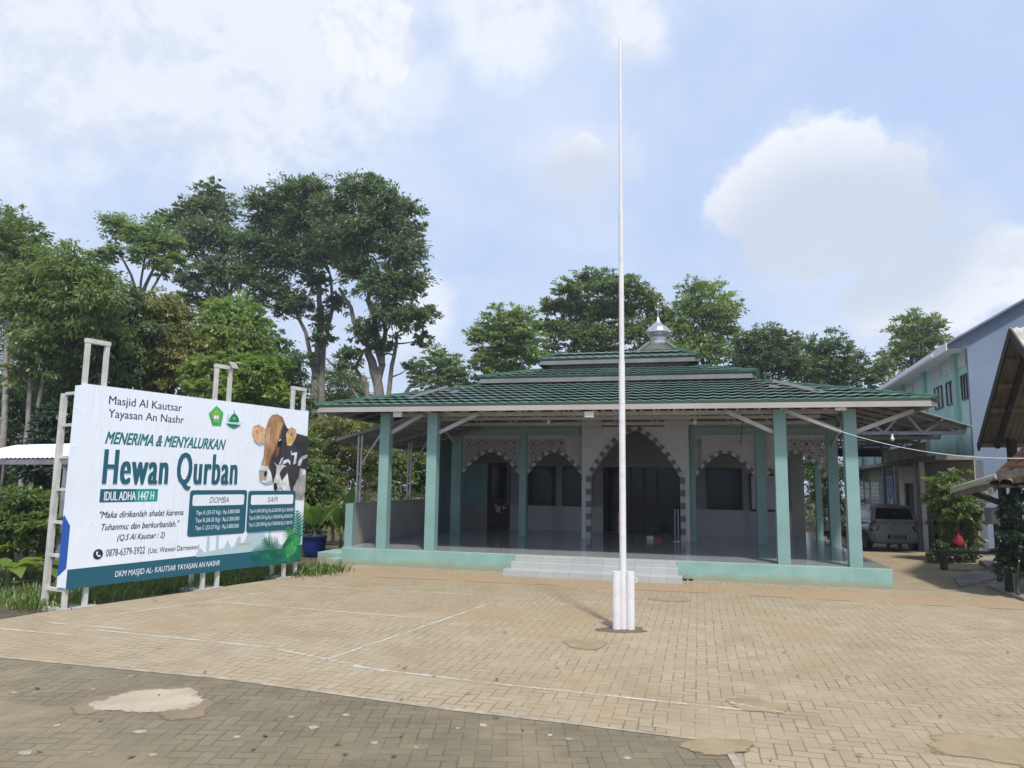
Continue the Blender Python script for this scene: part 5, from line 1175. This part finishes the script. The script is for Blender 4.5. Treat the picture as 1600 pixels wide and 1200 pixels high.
# ------------------------------------------------------------------ trees and plants
BARK = mat("grey bark", (.20, .18, .15), .9, .22, 6, bump=.6, bscale=25); BARKD = mat("dark bark", (.085, .075, .06), .9, .22, 6, bump=.6, bscale=25); BARKP = mat("pale bark", (.30, .28, .24), .9, .2, 5, bump=.5, bscale=25)
LM = dict(dark=leafmat("dark rain tree leaf", (0.072, 0.124, 0.053), (0.156, 0.218, 0.090)), mid=leafmat("mid green leaf", (0.081, 0.142, 0.039), (0.195, 0.266, 0.074)),
          warm=leafmat("warm green leaf", (0.111, 0.136, 0.033), (0.260, 0.254, 0.064)), bright=leafmat("bright green leaf", (0.111, 0.201, 0.041), (0.254, 0.340, 0.078)),
          feather=leafmat("pale feathery leaf", (0.124, 0.206, 0.078), (0.247, 0.336, 0.120)), deep=leafmat("deep green leaf", (0.058, 0.106, 0.041), (0.130, 0.189, 0.069)),
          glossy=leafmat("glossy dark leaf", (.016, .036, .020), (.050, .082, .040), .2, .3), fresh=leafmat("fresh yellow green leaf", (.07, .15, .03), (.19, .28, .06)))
def leaf_cloud(cl, nleaf, lsize, seed, flat=.5, droop=.35, narrow=.36, twig=.25, hollow=.3):
    """leaves in many small sprays spread through the clumps (cx,cy,cz,r)"""
    nleaf = int(nleaf * 1.9); lsize *= .82; g = np.random.default_rng(seed); V_, tot = [], sum(c[3] ** 2 for c in cl)
    for cx, cy, cz, r in cl:
        nl = nleaf * r * r / tot; per = 26; nt = max(5, int(nl / per)); sz = g.uniform(.5, 1.5, nt)
        d = g.normal(size=(nt, 3)); d /= np.linalg.norm(d, axis=1)[:, None]; d[:, 2] = np.where((d[:, 2] < -.25) & (g.random(nt) < .5), d[:, 2] * -.6, d[:, 2])
        rad = hollow + (1.22 - hollow) * g.random(nt) ** .7
        tc_ = np.array([cx, cy, cz]) + d * rad[:, None] * r * np.array([1, 1, .92])
        tr_ = r * twig * sz
        n = nt * per; ti = np.repeat(np.arange(nt), per)
        p = g.normal(size=(n, 3)) * .55; p[:, 2] *= flat
        c = tc_[ti] + p * tr_[ti][:, None]
        dirv = p * .8 + d[ti] * .7 + g.normal(size=(n, 3)) * .45; dirv[:, 2] -= droop; dirv /= np.linalg.norm(dirv, axis=1)[:, None]
        nrm = g.normal(size=(n, 3)) * .5 + d[ti] * 1.0 + np.array([0, 0, .45]); sd_ = np.cross(dirv, nrm); sd_ /= (np.linalg.norm(sd_, axis=1)[:, None] + 1e-6)
        L = lsize * g.uniform(.6, 1.35, n)[:, None]; W = L * narrow
        V_.append(np.stack([c - dirv * L * .5, c + sd_ * W * .5 + dirv * L * .05, c + dirv * L * .5, c - sd_ * W * .5 + dirv * L * .05], axis=1))
    return np.concatenate(V_).reshape(-1, 3)
def leaf_obj(name, v, mt, parent, off):
    n = len(v) // 4; me = bpy.data.meshes.new(name); me.vertices.add(n * 4); me.vertices.foreach_set('co', (v - np.array(off)).astype(np.float32).ravel())
    me.loops.add(n * 4); me.loops.foreach_set('vertex_index', np.arange(n * 4, dtype=np.int32)); me.polygons.add(n)
    me.polygons.foreach_set('loop_start', np.arange(0, n * 4, 4, dtype=np.int32)); me.polygons.foreach_set('loop_total', np.full(n, 4, dtype=np.int32))
    me.update(calc_edges=True); me.materials.append(mt); o = bpy.data.objects.new(name, me); COL.objects.link(o); o.parent = parent; return o
_seed = [100]
def tree(name, label, y, base_px, clumps, lm, nleaf=9000, lsize=.26, bark=None, tr=.2, trunks=None, fork=.45, group='trees behind the mosque and billboard', cat='tree', dspread=.8, limbs=True, **kw):
    """clumps: (px, py, radius px) read off the photograph at distance y, each pushed nearer or farther so the crown is round;
       trunks: optional list of [(px, py, radius m), ...] stems"""
    _seed[0] += 1; r = random.Random(_seed[0]); bx_, by_ = base_px
    B0 = PY(bx_, by_, y); B0[2] = zf(y) - .05; root = thing(name, label, cat, B0, group=group)
    cl = []
    for i, (px, py, pr) in enumerate(clumps):
        rm = pr * (1.32 if name in ('forest_tree', 'undergrowth', 'bush') and bx_ < 480 else 1.22 if name == 'forest_tree' else .84 if name == 'rain_tree' else 1.08) * y / FPX; dy = r.uniform(-dspread, dspread) * rm
        P = PY(px, py, y + dy); cl.append((P[0], P[1], P[2], rm))
    v = leaf_cloud(cl, nleaf, lsize, _seed[0], **kw); leaf_obj('crown', v, LM[lm], root, B0)
    b = MB(); bark = bark or BARK
    if trunks:
        ends = []
        for st in trunks:
            pts = [PY(px, py, y + .15 * k_) for k_, (px, py, rr_) in enumerate(st)]; rad = [q[2] for q in st]
            if st[0][1] >= 600 and len(st) > 1: pts = [np.array([pts[0][0], pts[0][1], B0[2]])] + pts; rad = [rad[0] * 1.25] + rad
            P2, R2 = [], []
            for i in range(len(pts) - 1):
                for s in (0, .5): P2.append(pts[i] * (1 - s) + pts[i + 1] * s + np.array([r.uniform(-1, 1), r.uniform(-1, 1), 0]) * rad[i] * (.5 if s else 0)); R2.append(rad[i] * (1 - s) + rad[i + 1] * s)
            P2.append(pts[-1]); R2.append(rad[-1]); b.tube([tuple(p) for p in P2], R2, 7); ends += [(p, q) for p, q in zip(P2[2:], R2[2:])]
    else:
        zt = sum(c[2] for c in cl) / len(cl); top = max(c[2] for c in cl); cx = sum(c[0] for c in cl) / len(cl)
        n = 6; ends = []; P2 = []; R2 = []
        for i in range(n + 1):
            t_ = i / n; P2.append(np.array([B0[0] + (cx - B0[0]) * t_ ** 1.5 + r.uniform(-.5, .5) * tr, B0[1] + r.uniform(-.5, .5) * tr, B0[2] + (top * .35 + zt * .65 - B0[2]) * t_])); R2.append(tr * (1.15 - .8 * t_))
        b.tube([tuple(p) for p in P2], R2, 8); ends = [(P2[i], R2[i]) for i in range(2, n + 1)]
    if limbs:
        for c in cl:
            C_ = np.array(c[:3]); low = [e for e in ends if e[0][2] < C_[2] - .2 * c[3]] or ends
            S, rs = min(low, key=lambda e: np.linalg.norm(e[0] - C_)); M_ = (S + C_) / 2 + np.array([r.uniform(-.2, .2), r.uniform(-.2, .2), -.12]) * c[3]
            r0 = min(rs * .6, .035 + .05 * c[3]); b.tube([tuple(S), tuple(M_), tuple(C_)], [r0, r0 * .65, r0 * .25], 6)
            for k_ in range(3):
                T_ = C_ + np.array([r.uniform(-1, 1), r.uniform(-1, 1), r.uniform(-.1, .9)]) * c[3] * .75; b.tube([tuple(M_ * .4 + C_ * .6), tuple((C_ + T_) / 2 + np.array([0, 0, .05 * c[3]])), tuple(T_)], [r0 * .45, r0 * .3, r0 * .12], 5)
    b.build('trunk', bark, root, off=B0, smooth=True); return root

# the two big dark rain trees
tree('rain_tree', 'tall dark rain tree with grey forked trunk and wide crown, tallest beside the mosque roof', 40, (592, 700),
     [(560, 310, 42), (605, 318, 36), (640, 330, 24), (520, 330, 34), (590, 360, 52), (540, 380, 50), (630, 395, 38), (640, 440, 34), (605, 450, 42), (560, 430, 34), (645, 500, 28), (668, 490, 20), (610, 500, 34), (570, 520, 26), (545, 560, 24), (660, 530, 18), (600, 545, 20), (585, 290, 22), (652, 360, 18), (640, 575, 14)], 'dark', 24000, .30,
     trunks=[[(592, 640, .30), (590, 600, .28), (581, 565, .25), (576, 540, .2), (560, 520, .15), (548, 480, .12), (530, 450, .09)], [(590, 600, .2), (597, 570, .2), (588, 520, .17), (575, 470, .14), (580, 420, .1)], [(597, 570, .16), (602, 520, .13), (596, 460, .1), (610, 400, .07)], [(606, 640, .15), (610, 590, .13), (616, 555, .11), (620, 520, .08)], [(576, 640, .14), (572, 600, .13), (555, 575, .1), (570, 545, .07)], [(565, 630, .08), (540, 590, .07), (510, 560, .05)]], flat=.55, twig=.30)
tree('rain_tree', 'broad dark rain tree with slim twin trunks, between the billboard and the mosque roof', 43, (485, 700),
     [(410, 320, 32), (450, 310, 36), (490, 300, 32), (430, 360, 46), (480, 350, 46), (400, 390, 38), (450, 410, 44), (500, 400, 40), (385, 430, 30), (420, 450, 32), (455, 470, 26), (470, 480, 22), (490, 440, 26), (440, 485, 18), (400, 470, 22), (505, 530, 22), (485, 560, 16), (530, 475, 22), (470, 330, 28), (500, 500, 20)], 'dark', 24000, .30,
     trunks=[[(487, 650, .26), (492, 600, .25), (497, 550, .22), (502, 500, .19), (498, 440, .14)], [(500, 650, .22), (502, 600, .2), (505, 540, .18), (520, 480, .12), (516, 430, .08)], [(492, 590, .14), (478, 520, .12), (460, 480, .09)], [(476, 660, .14), (470, 600, .13), (466, 560, .1)]], flat=.55, twig=.30)
tree('rain_tree', 'dark open-crowned tree standing left of the broad rain tree', 46, (352, 700),
     [(325, 305, 26), (300, 330, 30), (345, 330, 34), (265, 345, 26), (320, 370, 44), (285, 385, 32), (360, 380, 36), (340, 430, 40), (300, 440, 30), (370, 430, 30), (330, 480, 30), (290, 470, 24), (365, 480, 26), (250, 345, 14), (335, 290, 14)], 'dark', 17000, .30,
     trunks=[[(352, 640, .24), (350, 560, .22), (356, 480, .18), (352, 410, .12), (335, 350, .07)], [(354, 500, .12), (330, 440, .1), (300, 390, .06)], [(356, 470, .12), (372, 420, .09), (376, 370, .05)]], bark=BARKD, flat=.4)
tree('feathery_tree', 'pale feathery tree with thin bare limbs fanning out above the forest', 38, (212, 700),
     [(185, 355, 22), (240, 370, 28), (262, 385, 22), (225, 395, 24), (160, 400, 14), (175, 395, 16), (275, 410, 18), (205, 365, 16), (250, 420, 16), (150, 410, 10)], 'feather', 8000, .26,
     trunks=[[(214, 640, .16), (216, 520, .14), (218, 470, .12), (240, 420, .07)], [(218, 480, .09), (205, 430, .07), (180, 385, .04), (180, 360, .03)], [(216, 500, .08), (190, 450, .06), (150, 412, .03)], [(218, 470, .08), (225, 410, .05), (235, 370, .03)], [(217, 490, .08), (245, 440, .06), (268, 400, .03)]], flat=.25, twig=.34)
# forest on the left
tree('forest_tree', 'tall leafy tree at the far left edge with a pale slim trunk', 30, (12, 760), [(20, 350, 26), (45, 370, 20), (8, 385, 30), (40, 410, 28), (10, 440, 34), (45, 455, 22), (0, 490, 30), (-30, 380, 34), (-25, 450, 40)], 'mid', 9000, .24, bark=BARKP, tr=.16)
tree('forest_tree', 'dense jackfruit-like tree with three pale slim stems behind the billboard end', 22, (55, 800),
     [(85, 415, 32), (55, 440, 30), (115, 430, 34), (95, 470, 42), (60, 490, 38), (135, 480, 38), (105, 520, 40), (155, 530, 32), (55, 540, 28), (30, 480, 24), (150, 450, 26), (35, 580, 22), (90, 570, 28)], 'mid', 16000, .19, bark=BARKP, trunks=[[(44, 660, .07), (48, 600, .065), (46, 540, .06), (60, 480, .05)], [(58, 660, .06), (66, 600, .055), (72, 540, .05), (95, 470, .04)], [(8, 640, .09), (10, 560, .08), (16, 480, .06)]], droop=.9)
tree('forest_tree', 'dark green bushy tree standing behind the top left of the billboard', 24, (175, 800),
     [(170, 470, 36), (200, 490, 34), (150, 510, 36), (185, 540, 44), (140, 560, 36), (220, 530, 36), (170, 590, 40), (120, 600, 32), (210, 580, 36), (95, 620, 30), (130, 650, 30)], 'deep', 15000, .19, droop=.9, bark=BARKD)
tree('forest_tree', 'olive bronze-tinted tree above the middle of the billboard', 25, (255, 800),
     [(240, 490, 32), (270, 500, 28), (225, 520, 30), (260, 540, 42), (295, 540, 28), (235, 570, 34), (285, 575, 32), (250, 600, 34), (300, 600, 26)], 'warm', 12000, .20, droop=.9, bark=BARKD)
tree('forest_tree', 'bright dense round-topped tree above the right half of the billboard', 26, (362, 800),
     [(365, 490, 28), (340, 505, 24), (390, 510, 24), (365, 530, 36), (335, 540, 26), (400, 545, 24), (350, 570, 34), (385, 575, 30), (420, 570, 20), (320, 570, 22)], 'bright', 11000, .21, droop=.9, bark=BARKD)
tree('papaya_tree', 'low fresh green tree with fern-like sprays just above the billboard top edge', 19, (345, 840),
     [(310, 580, 22), (340, 575, 22), (375, 585, 26), (405, 580, 26), (330, 605, 24), (365, 615, 28), (400, 610, 28), (430, 620, 22), (300, 600, 14)], 'bright', 8000, .22, droop=.5, narrow=.3, bark=BARKD, tr=.08)
tree('forest_tree', 'dark drooping tree filling the gap right of the fern-leaved tree', 28, (432, 800),
     [(425, 540, 20), (445, 575, 24), (420, 590, 24), (450, 610, 24), (430, 640, 28), (465, 640, 20), (405, 560, 18)], 'deep', 8000, .2, droop=.9, bark=BARKD)
tree('forest_tree', 'round bushy green tree between the twin trunks and the mosque eave', 50, (535, 760), [(535, 605, 30), (520, 630, 24), (555, 625, 26), (540, 590, 18), (505, 640, 18), (575, 640, 16)], 'mid', 5000, .28)
tree('feathery_tree', 'light airy tree rising behind the left slope of the mosque roof', 46, (690, 760),
     [(680, 560, 20), (700, 570, 22), (655, 575, 16), (715, 585, 20), (690, 595, 24), (665, 600, 18), (730, 600, 16), (645, 590, 12), (700, 615, 18)], 'feather', 6000, .27, trunks=[[(612, 640, .14), (640, 605, .12), (665, 590, .09), (690, 570, .05)], [(700, 640, .1), (690, 600, .06)]], flat=.3)
tree('forest_tree', 'bright layered tree left of the flagpole above the mosque roof', 44, (790, 760),
     [(780, 500, 22), (810, 505, 22), (760, 525, 22), (795, 530, 28), (825, 540, 22), (745, 530, 12), (775, 555, 26), (810, 560, 26), (755, 570, 20), (840, 560, 16), (790, 580, 22)], 'bright', 9000, .30, flat=.35, bark=BARKD)
tree('rain_tree', 'huge round green tree behind the mosque dome', 48, (925, 760),
     [(920, 440, 26), (890, 455, 28), (950, 450, 32), (985, 455, 28), (865, 485, 26), (905, 490, 42), (960, 490, 44), (1010, 475, 28), (1030, 500, 28), (850, 510, 20), (880, 525, 30), (930, 530, 36), (985, 525, 36), (1025, 535, 26), (860, 545, 18), (905, 555, 26), (955, 560, 26), (1005, 560, 24)], 'mid', 22000, .32, trunks=[[(925, 640, .32), (930, 570, .3), (935, 540, .26), (920, 500, .16)], [(932, 555, .2), (950, 520, .16), (975, 480, .1)], [(932, 560, .16), (905, 525, .12), (880, 500, .08)]], bark=BARKD, flat=.45)
tree('forest_tree', 'lighter yellow-green tree to the right of the mosque dome', 45, (1100, 760),
     [(1085, 455, 20), (1110, 470, 26), (1075, 485, 24), (1130, 490, 24), (1100, 510, 32), (1065, 520, 22), (1135, 520, 20), (1085, 545, 28), (1120, 555, 26), (1055, 550, 20)], 'bright', 10000, .28, bark=BARKD, flat=.45)
tree('forest_tree', 'dark low tree behind the right slope of the mosque roof', 42, (1185, 760),
     [(1175, 535, 22), (1205, 530, 22), (1160, 555, 20), (1195, 555, 28), (1225, 545, 22), (1180, 580, 24), (1215, 580, 24), (1150, 580, 14), (1240, 570, 20)], 'deep', 9000, .27, bark=BARKD)
tree('forest_tree', 'dark rounded tree between the mosque roof and the school', 44, (1300, 760),
     [(1270, 550, 22), (1300, 545, 24), (1255, 575, 22), (1290, 575, 28), (1325, 570, 24), (1345, 590, 20), (1270, 595, 22), (1310, 600, 24), (1365, 590, 16), (1375, 575, 12)], 'deep', 9000, .27, bark=BARKD)
tree('forest_tree', 'grey green tree rising behind the school eaves', 50, (1430, 760),
     [(1425, 505, 20), (1450, 515, 22), (1410, 525, 20), (1435, 540, 28), (1465, 530, 16), (1405, 555, 20), (1440, 565, 24), (1385, 565, 14), (1390, 585, 18)], 'mid', 7000, .29, bark=BARKD)
# thicket behind the porch canopy and between the trunks
G2 = 'bushes in the thicket behind the porch'
for i, (px, y, cl, lm, lab) in enumerate((
        (520, 24, [(505, 680, 30), (535, 670, 30), (520, 710, 34), (555, 700, 30), (500, 730, 28), (540, 745, 34), (520, 770, 26)], 'warm', 'yellow-flecked bush right of the billboard end'),
        (600, 25, [(590, 670, 30), (620, 690, 32), (600, 720, 34), (635, 730, 32), (575, 740, 30), (610, 760, 30)], 'bright', 'bright leafy bush seen between the two left porch columns'),
        (670, 26, [(650, 690, 30), (680, 700, 30), (700, 720, 28), (665, 740, 32), (700, 760, 30), (650, 770, 26)], 'mid', 'green bush seen behind the second porch column'),
        (720, 30, [(700, 680, 26), (730, 690, 30), (720, 730, 34), (740, 760, 30)], 'warm', 'leafy bush seen past the left end of the arched screens'),
        (470, 21, [(480, 700, 20), (490, 740, 24), (475, 770, 26), (500, 770, 22), (510, 800, 22), (480, 810, 24)], 'mid', 'green bush behind the blue pot'),
        (1290, 33, [(1270, 730, 24), (1290, 750, 26), (1285, 780, 24), (1310, 740, 18)], 'deep', 'dark bush at the back of the corridor beside the hall'),
        (1330, 37, [(1230, 700, 36), (1280, 690, 40), (1330, 700, 36), (1240, 750, 40), (1300, 750, 40), (1350, 750, 30), (1270, 800, 30), (1330, 800, 30), (1240, 815, 30), (1300, 815, 30), (1350, 810, 26), (1290, 780, 30)], 'deep', 'dark mass of bushes closing the drive behind the carport'))):
    tree('bush', lab, y, (px, 840), cl, lm, 6500, .15, bark=BARKD, tr=.05, group=G2, cat='bush', droop=.6)
# dark understorey under the forest canopy
for i, (px, y, cl, lm, lab) in enumerate((
        (30, 26, [(10, 620, 40), (60, 640, 40), (20, 680, 36), (70, 690, 30), (-30, 640, 40)], 'deep', 'dark undergrowth tree above the white shed roof'),
        (110, 20, [(95, 660, 24), (110, 700, 22), (80, 700, 22), (60, 735, 22), (100, 740, 22)], 'glossy', 'shaded shrub beside the billboard end'),
        (20, 23, [(10, 740, 34), (60, 745, 34), (30, 790, 34), (85, 780, 26), (-30, 770, 34)], 'deep', 'dark thicket under the white shed roof'),
        (250, 19, [(160, 860, 40), (230, 850, 40), (310, 840, 40), (380, 830, 36), (440, 820, 34), (130, 900, 26), (200, 890, 26), (280, 880, 26), (350, 875, 24), (420, 860, 22)], 'deep', 'low dark shrubbery behind the foot of the billboard'),
        (300, 30, [(180, 680, 60), (270, 660, 60), (350, 660, 55), (430, 680, 50), (230, 740, 60), (330, 740, 60), (420, 740, 50)], 'deep', 'shaded forest edge hidden behind the billboard'),
        (600, 55, [(440, 670, 34), (490, 680, 34), (560, 680, 34), (620, 670, 30), (680, 660, 30), (740, 650, 26)], 'mid', 'far bushes behind the left mosque eave'),
        (560, 36, [(440, 650, 34), (490, 690, 40), (550, 680, 40), (610, 690, 40), (680, 680, 40), (730, 690, 36), (470, 750, 40), (540, 750, 40), (610, 750, 40), (680, 750, 40), (740, 750, 36), (500, 785, 30), (560, 788, 30), (620, 788, 30), (680, 788, 30), (740, 785, 30), (450, 785, 30)], 'deep', 'dark thicket closing the view behind the left porch canopy'),
        (60, 34, [(-20, 560, 50), (60, 560, 50), (140, 590, 50), (-10, 650, 50), (80, 660, 50), (30, 740, 50), (110, 740, 40)], 'deep', 'shaded wood behind the slim-stemmed trees at far left'))):
    tree('undergrowth', lab, y, (px, 860), cl, lm, 8000, .20 if y < 50 else .34, bark=BARKD, tr=.06, group='shaded undergrowth along the forest edge', cat='undergrowth', droop=.6)

def blade(b, base, dirv, L, W, arch, fold=.25, n=8, mi=0):
    """one broad banana-like leaf on a stalk"""
    base = np.array(base, float); d = np.array(dirv, float); d /= np.linalg.norm(d); hz = np.array([d[0], d[1], 0]); hz /= (np.linalg.norm(hz) + 1e-6); sd_ = np.array([-hz[1], hz[0], 0])
    rows = []
    for i in range(n + 1):
        t_ = i / n; P = base + d * L * t_ + np.array([0, 0, -arch * L * t_ ** 2.2]); w = W * (math.sin(math.pi * min(1, .06 + .94 * t_) ** .8)) if t_ > .18 else .012
        if i == n: w = .01
        wv = .03 * W * math.sin(i * 2.3); rows.append([tuple(P + sd_ * w * .5 + np.array([0, 0, fold * w * .5 + wv])), tuple(P), tuple(P - sd_ * w * .5 + np.array([0, 0, fold * w * .5 - wv]))])
    vs = [q for r_ in rows for q in r_]; fs = []
    for i in range(n):
        for j in (0, 1): fs.append((i * 3 + j, i * 3 + j + 1, i * 3 + 4 + j, i * 3 + 3 + j))
    b.add(vs, fs, mi)
def broad_plant(name, label, cat, loc, n, L, W, lm, up_=.9, arch=.55, stem=.0, seed=1, group=None, z0=0):
    r = random.Random(seed); root = thing(name, label, cat, loc, group=group)
    for i in range(n):
        a = 6.283 * i / n + r.uniform(-.4, .4); el = up_ * r.uniform(.6, 1.4); l = L * r.uniform(.65, 1.15); b = MB()
        blade(b, (.03 * math.cos(a), .03 * math.sin(a), stem), (math.cos(a), math.sin(a), el), l, W * r.uniform(.75, 1.2), arch * r.uniform(.5, 1.2)); b.build('leaf', LM[lm], root, smooth=True, recalc=False)
    b = MB(); b.tube([(0, 0, 0), (0, 0, max(.12, stem + .06))], [.05, .03], 8); b.build('stem', mat("green stem", (.12, .17, .06), .6, .15, 5), root); return root
broad_plant('banana_plant', 'young banana plant with upright light green leaves growing in the blue pot', 'plant', (pb_[0], pb_[1], .42), 6, 1.25, .30, 'fresh', 1.9, .35, .15, 3)
broad_plant('banana_plant', 'tall light green banana plant behind the blue pot', 'plant', (pb_[0] + .35, pb_[1] + 1.2, 0), 7, 1.7, .34, 'fresh', 2.6, .4, .35, 8)
for i, (px, py, L, st_, lab) in enumerate(((12, 916, .60, .30, 'large-leaved taro at the lower left edge'), (62, 908, .52, .25, 'taro with broad leaves next to the billboard end'), (-25, 908, .75, .50, 'big-leaved plant under the left shed eave'),
        (38, 902, .70, .55, 'broad-leaved plant in the second row under the white shed'), (84, 900, .5, .45, 'small broad-leaved plant close behind the billboard frame'), (12, 896, .72, .80, 'tall big-leaved plant in the third row under the white shed'), (66, 893, .62, .75, 'tall big-leaved plant beside the shed post'))):
    q = G(px, py); broad_plant('taro', lab, 'plant', (q[0], q[1], -.03), 9, L, .55 * L, ('bright', 'mid')[i % 2], .55, .75, st_, 20 + i, 'taro plants at the forest edge')
for i, (px, y, cl, lm, lab) in enumerate(((20, 13.0, [(5, 800, 26), (40, 790, 24), (20, 830, 28), (55, 825, 22), (-20, 820, 26)], 'mid', 'leafy weedy shrub in front of the white shed at the left edge'), (75, 13.3, [(70, 790, 18), (90, 815, 16), (75, 840, 20), (95, 780, 12)], 'bright', 'bright leafy shrub between the shed post and the billboard frame'))):
    tree('bush', lab, y, (px, 890), cl, lm, 5000, .13, bark=BARKD, tr=.03, group='shrubs at the forest edge', cat='bush')
# right side: small tree with the red bag, clipped bush, shaded crotons
rb = G(1500, 878)
tree('small_tree', 'small leafy tree beside the drive with a red plastic bag hung on it', rb[1], (1503, 880), [(1475, 765, 24), (1500, 755, 20), (1460, 780, 18), (1490, 790, 26), (1515, 785, 20), (1475, 810, 20), (1505, 820, 24), (1525, 810, 14), (1490, 840, 18), (1520, 845, 14)], 'mid', 4200, .17, tr=.06, bark=BARKD, droop=.8, narrow=.28, group='plants beside the drive',
     trunks=[[(1505, 880, .045), (1508, 850, .04), (1495, 810, .03), (1488, 780, .02)], [(1508, 850, .03), (1516, 825, .025), (1515, 790, .015)]])
tree('bush', 'low dark bush at the foot of the small tree by the drive', rb[1] - .2, (1480, 885), [(1465, 868, 14), (1485, 865, 16), (1505, 868, 14), (1470, 855, 10), (1520, 870, 10)], 'deep', 2600, .10, tr=.02, bark=BARKD, group='plants beside the drive', cat='bush')
rc = G(1590, 935)
tree('croton', 'shaded bushy croton with mottled leaves at the right edge', rc[1], (1590, 915), [(1580, 800, 16), (1600, 815, 20), (1575, 835, 16), (1595, 845, 24), (1575, 865, 18), (1600, 880, 24), (1570, 885, 12), (1625, 850, 24), (1590, 780, 14)], 'glossy', 3600, .14, tr=.03, bark=BARKD, narrow=.4, group='plants beside the drive', cat='shrub')
bgp = PY(1497, 842, rb[1] - .35); bag = thing('plastic_bag', 'red plastic bag hanging from the small tree beside the drive', 'bag', (bgp[0], bgp[1], bgp[2]))
b = MB(); vs = []; prof = [(.035, .26), (.03, .20), (.06, .13), (.12, .03), (.165, -.08), (.175, -.16), (.14, -.21), (.05, -.235)]
for i, (r_, z) in enumerate(prof):
    for k_ in range(18): a = 6.283 * k_ / 18; f_ = 1 + .10 * math.sin(3 * a + i) + .08 * math.sin(7 * a + 2 * i); vs.append((r_ * f_ * math.cos(a), r_ * f_ * .75 * math.sin(a), z + .012 * math.sin(4 * a + i)))
b.add(vs, [(i * 18 + k_, i * 18 + (k_ + 1) % 18, (i + 1) * 18 + (k_ + 1) % 18, (i + 1) * 18 + k_) for i in range(len(prof) - 1) for k_ in range(18)] + [tuple(7 * 18 + k_ for k_ in range(18))])
redp = mat("red plastic film", (.27, .018, .016), .4, .12, 8); b.build('sack', redp, bag, smooth=True)
bag.scale = (.78, .78, .78)
b = MB(); b.tube([(-.03, 0, .24), (-.05, 0, .36), (0, 0, .42), (.04, 0, .36), (.03, 0, .24)], .014, 6); b.build('handle', redp, bag)

# grass fringe along the edge of the paving and under the billboard; weeds on the soil; litter of leaves
def tufts(name, label, pts, lm, h, n, seed):
    g = np.random.default_rng(seed); P = np.array(pts)[g.integers(0, len(pts), n)] + np.c_[g.normal(size=(n, 2)) * .16, np.zeros(n)]
    a = g.uniform(0, 6.283, n); L = h * g.uniform(.4, 1.3, n); d = np.c_[np.cos(a) * .6, np.sin(a) * .6, np.full(n, 1.0)]; s = np.c_[-np.sin(a), np.cos(a), np.zeros(n)] * .012
    tip = P + d * L[:, None]; md = P + d * L[:, None] * .5 + np.c_[np.zeros((n, 2)), L * .12]
    v = np.stack([P - s * .6, md - s, tip, md + s], 1).reshape(-1, 3); return tag(leaf_obj(name, v, LM[lm], None, (0, 0, 0)), label, 'grass', kind='stuff')
pts = []
for i in range(400):
    t_ = rng.random(); u = -.2 + 5.2 * t_; q = BF.w(u, .35 + rng.random() * 1.6); pts.append((q[0], q[1], -.03))
for i in range(60): q = BF.w(4.2 + rng.random() * 1.2, -.1 + rng.random() * .5); pts.append((q[0], q[1], -.02))
tufts('grass', 'rough grass growing under and behind the billboard', pts, 'mid', .16, 9000, 5)
pts = [(*G(rng.uniform(-150, 110), rng.uniform(868, 935))[:2], -.03) for _ in range(400)]
tufts('weeds', 'low weeds on the bare soil left of the billboard', pts, 'mid', .09, 900, 6)
b = MB(); r = random.Random(77)
for i in range(70):
    px, py = r.uniform(20, 1590), r.uniform(915, 1190); c = G(px, py); s = r.uniform(.015, .04); a = r.uniform(0, 6.28); z = .014
    b.add([(c[0] - s * math.cos(a), c[1] - s * math.sin(a), z), (c[0] + s * .4 * math.sin(a), c[1] - s * .4 * math.cos(a), z + .006), (c[0] + s * math.cos(a), c[1] + s * math.sin(a), z + .01), (c[0] - s * .4 * math.sin(a), c[1] + s * .4 * math.cos(a), z + .004)], [(0, 1, 2, 3)])
tag(b.build('dry_leaves', mat("dry brown leaf", (.13, .08, .045), .9, .3, 9), recalc=False), 'dry leaves scattered over the paving', kind='stuff')

# ------------------------------------------------------------------ humid air
hm = bpy.data.materials.new("humid air"); hm.use_nodes = True; ht_ = hm.node_tree; ht_.nodes.clear()
ho = ht_.nodes.new('ShaderNodeOutputMaterial'); pv = ht_.nodes.new('ShaderNodeVolumePrincipled'); pv.inputs['Color'].default_value = (.86, .93, 1.0, 1); pv.inputs['Density'].default_value = 0.0009; pv.inputs['Anisotropy'].default_value = 0.2
ht_.links.new(pv.outputs[0], ho.inputs['Volume'])
b = MB(); b.box(-150, 150, -50, 170, -1.6, 24); tag(b.build('haze', hm), 'thin humid air over the yard', kind='stuff')
